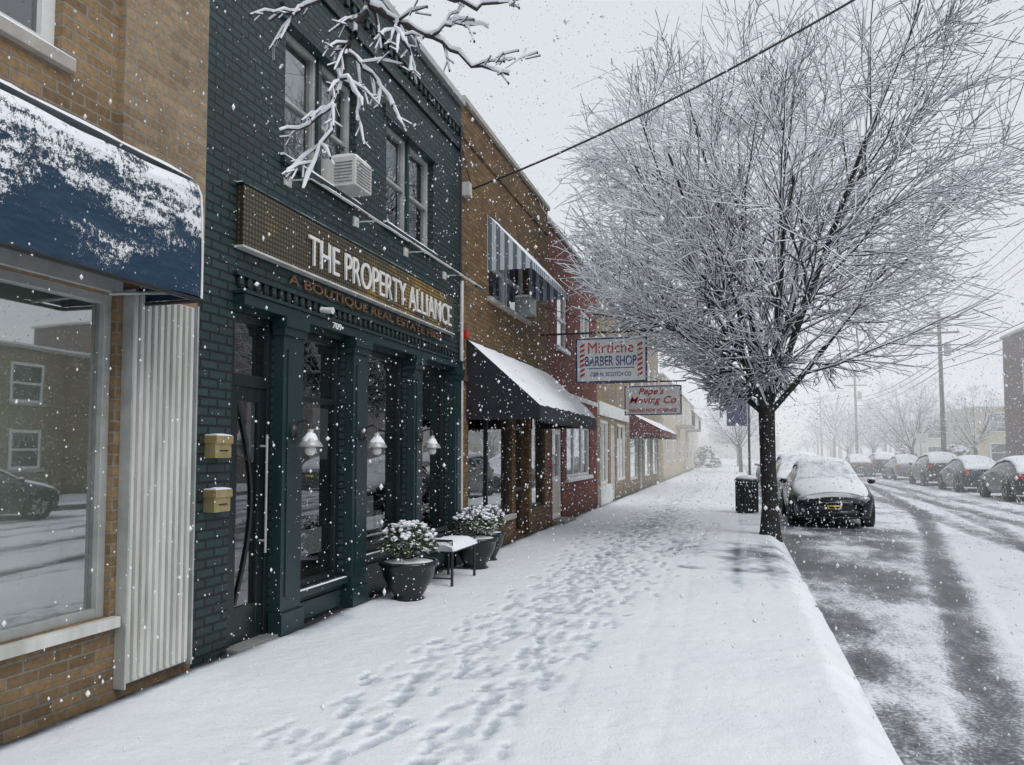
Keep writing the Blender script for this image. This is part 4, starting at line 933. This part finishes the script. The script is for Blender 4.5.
# ================================================================ FALLING SNOW
def flakes(name,N,box,rmin,rmax,seed):
    rs=np.random.RandomState(seed)
    P=np.stack([rs.uniform(box[0],box[1],N),rs.uniform(box[2],box[3],N),rs.uniform(box[4],box[5],N)],-1)
    P=P[(np.linalg.norm(P-np.array([0,0,1.6]),axis=1)>1.8)]; N=len(P)
    r=(rmin+(rmax-rmin)*rs.rand(N)**2.2)[:,None,None]
    o=np.array([[1,0,0],[-1,0,0],[0,1,0],[0,-1,0],[0,0,1.3],[0,0,-1.3]])
    V=(P[:,None,:]+o[None]*r*rs.uniform(.6,1.3,(N,1,3))).reshape(-1,3)
    fc=np.array([[0,2,4],[2,1,4],[1,3,4],[3,0,4],[2,0,5],[1,2,5],[3,1,5],[0,3,5]])
    F=(np.arange(N)[:,None,None]*6+fc[None]).reshape(-1,3)
    me=bpy.data.meshes.new(name); me.vertices.add(len(V)); me.vertices.foreach_set('co',V.astype(np.float32).ravel())
    me.loops.add(F.size); me.loops.foreach_set('vertex_index',F.ravel().astype(np.int32)); me.polygons.add(len(F))
    me.polygons.foreach_set('loop_start',np.arange(0,F.size,3,dtype=np.int32)); me.polygons.foreach_set('loop_total',np.full(len(F),3,dtype=np.int32))
    me.update(calc_edges=True); me.materials.append(M['snow']); ob=bpy.data.objects.new(name,me); col.objects.link(ob); return ob
fe=empty('falling_snow')
for a in [(13000,(-3.4,4,.5,6,0.05,5.5),.0019,.0068,1),(32000,(-3.6,10,6,16,.05,9),.0038,.0115,4),(32000,(-3.6,14,12,30,.05,13),.005,.016,2),(24000,(-3.7,30,28,60,.05,16),.009,.021,3)]:
    flakes('flakes',*a).parent=fe

mb=MB(); mh=bpy.data.materials.new('glowing_haze'); mh.use_nodes=True; nt=mh.node_tree; nt.nodes.clear()
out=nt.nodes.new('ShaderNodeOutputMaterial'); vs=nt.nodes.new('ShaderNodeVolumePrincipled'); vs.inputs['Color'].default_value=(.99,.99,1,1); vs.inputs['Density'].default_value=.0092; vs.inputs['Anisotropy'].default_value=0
vs.inputs['Emission Strength'].default_value=.0092*.40; vs.inputs['Emission Color'].default_value=(.95,.98,1,1)  # emission added to brighten the haze, standing in for multiple scattering
nt.links.new(vs.outputs[0],out.inputs['Volume'])
mb.box(-200,200,22,600,-.1,14,mh); mb.obj('glowing_haze')

# ================================================================ LIGHT, WORLD, CAMERA
w=bpy.data.worlds.new('World'); sc.world=w; w.use_nodes=True; nt=w.node_tree; bg=nt.nodes['Background']
sky=nt.nodes.new('ShaderNodeTexSky'); sky.sky_type='NISHITA'; sky.sun_disc=False; sky.sun_elevation=R(48); sky.sun_rotation=R(120); sky.air_density=1; sky.dust_density=5
mx=nt.nodes.new('ShaderNodeMix'); mx.data_type='RGBA'; mx.inputs[0].default_value=.93; mx.inputs[7].default_value=(7.75,8.1,8.55,1)
nt.links.new(sky.outputs[0],mx.inputs[6]); nt.links.new(mx.outputs[2],bg.inputs[0]); bg.inputs[1].default_value=.1
sl=bpy.data.lights.new('sun','SUN'); sl.energy=1.35; sl.angle=R(25); sl.color=(1,.985,.96); so=bpy.data.objects.new('sun',sl); col.objects.link(so)
az=R(120); el=R(48); dvec=Vector((math.sin(az)*math.cos(el),math.cos(az)*math.cos(el),math.sin(el))); so.rotation_euler=dvec.to_track_quat('Z','Y').to_euler()
cd=bpy.data.cameras.new('camera'); cd.lens=27.04; cd.sensor_width=36; cd.clip_end=3000; cd.clip_start=.05
pitch=3.0; cd.shift_y=(69.5-769*math.tan(R(pitch)))/1024
co=bpy.data.objects.new('camera',cd); col.objects.link(co); co.location=(0,0,1.6); co.rotation_euler=(R(90+pitch),0,R(16.17)); sc.camera=co
sc.view_settings.view_transform='Standard'; sc.view_settings.look='None'; sc.view_settings.exposure=0
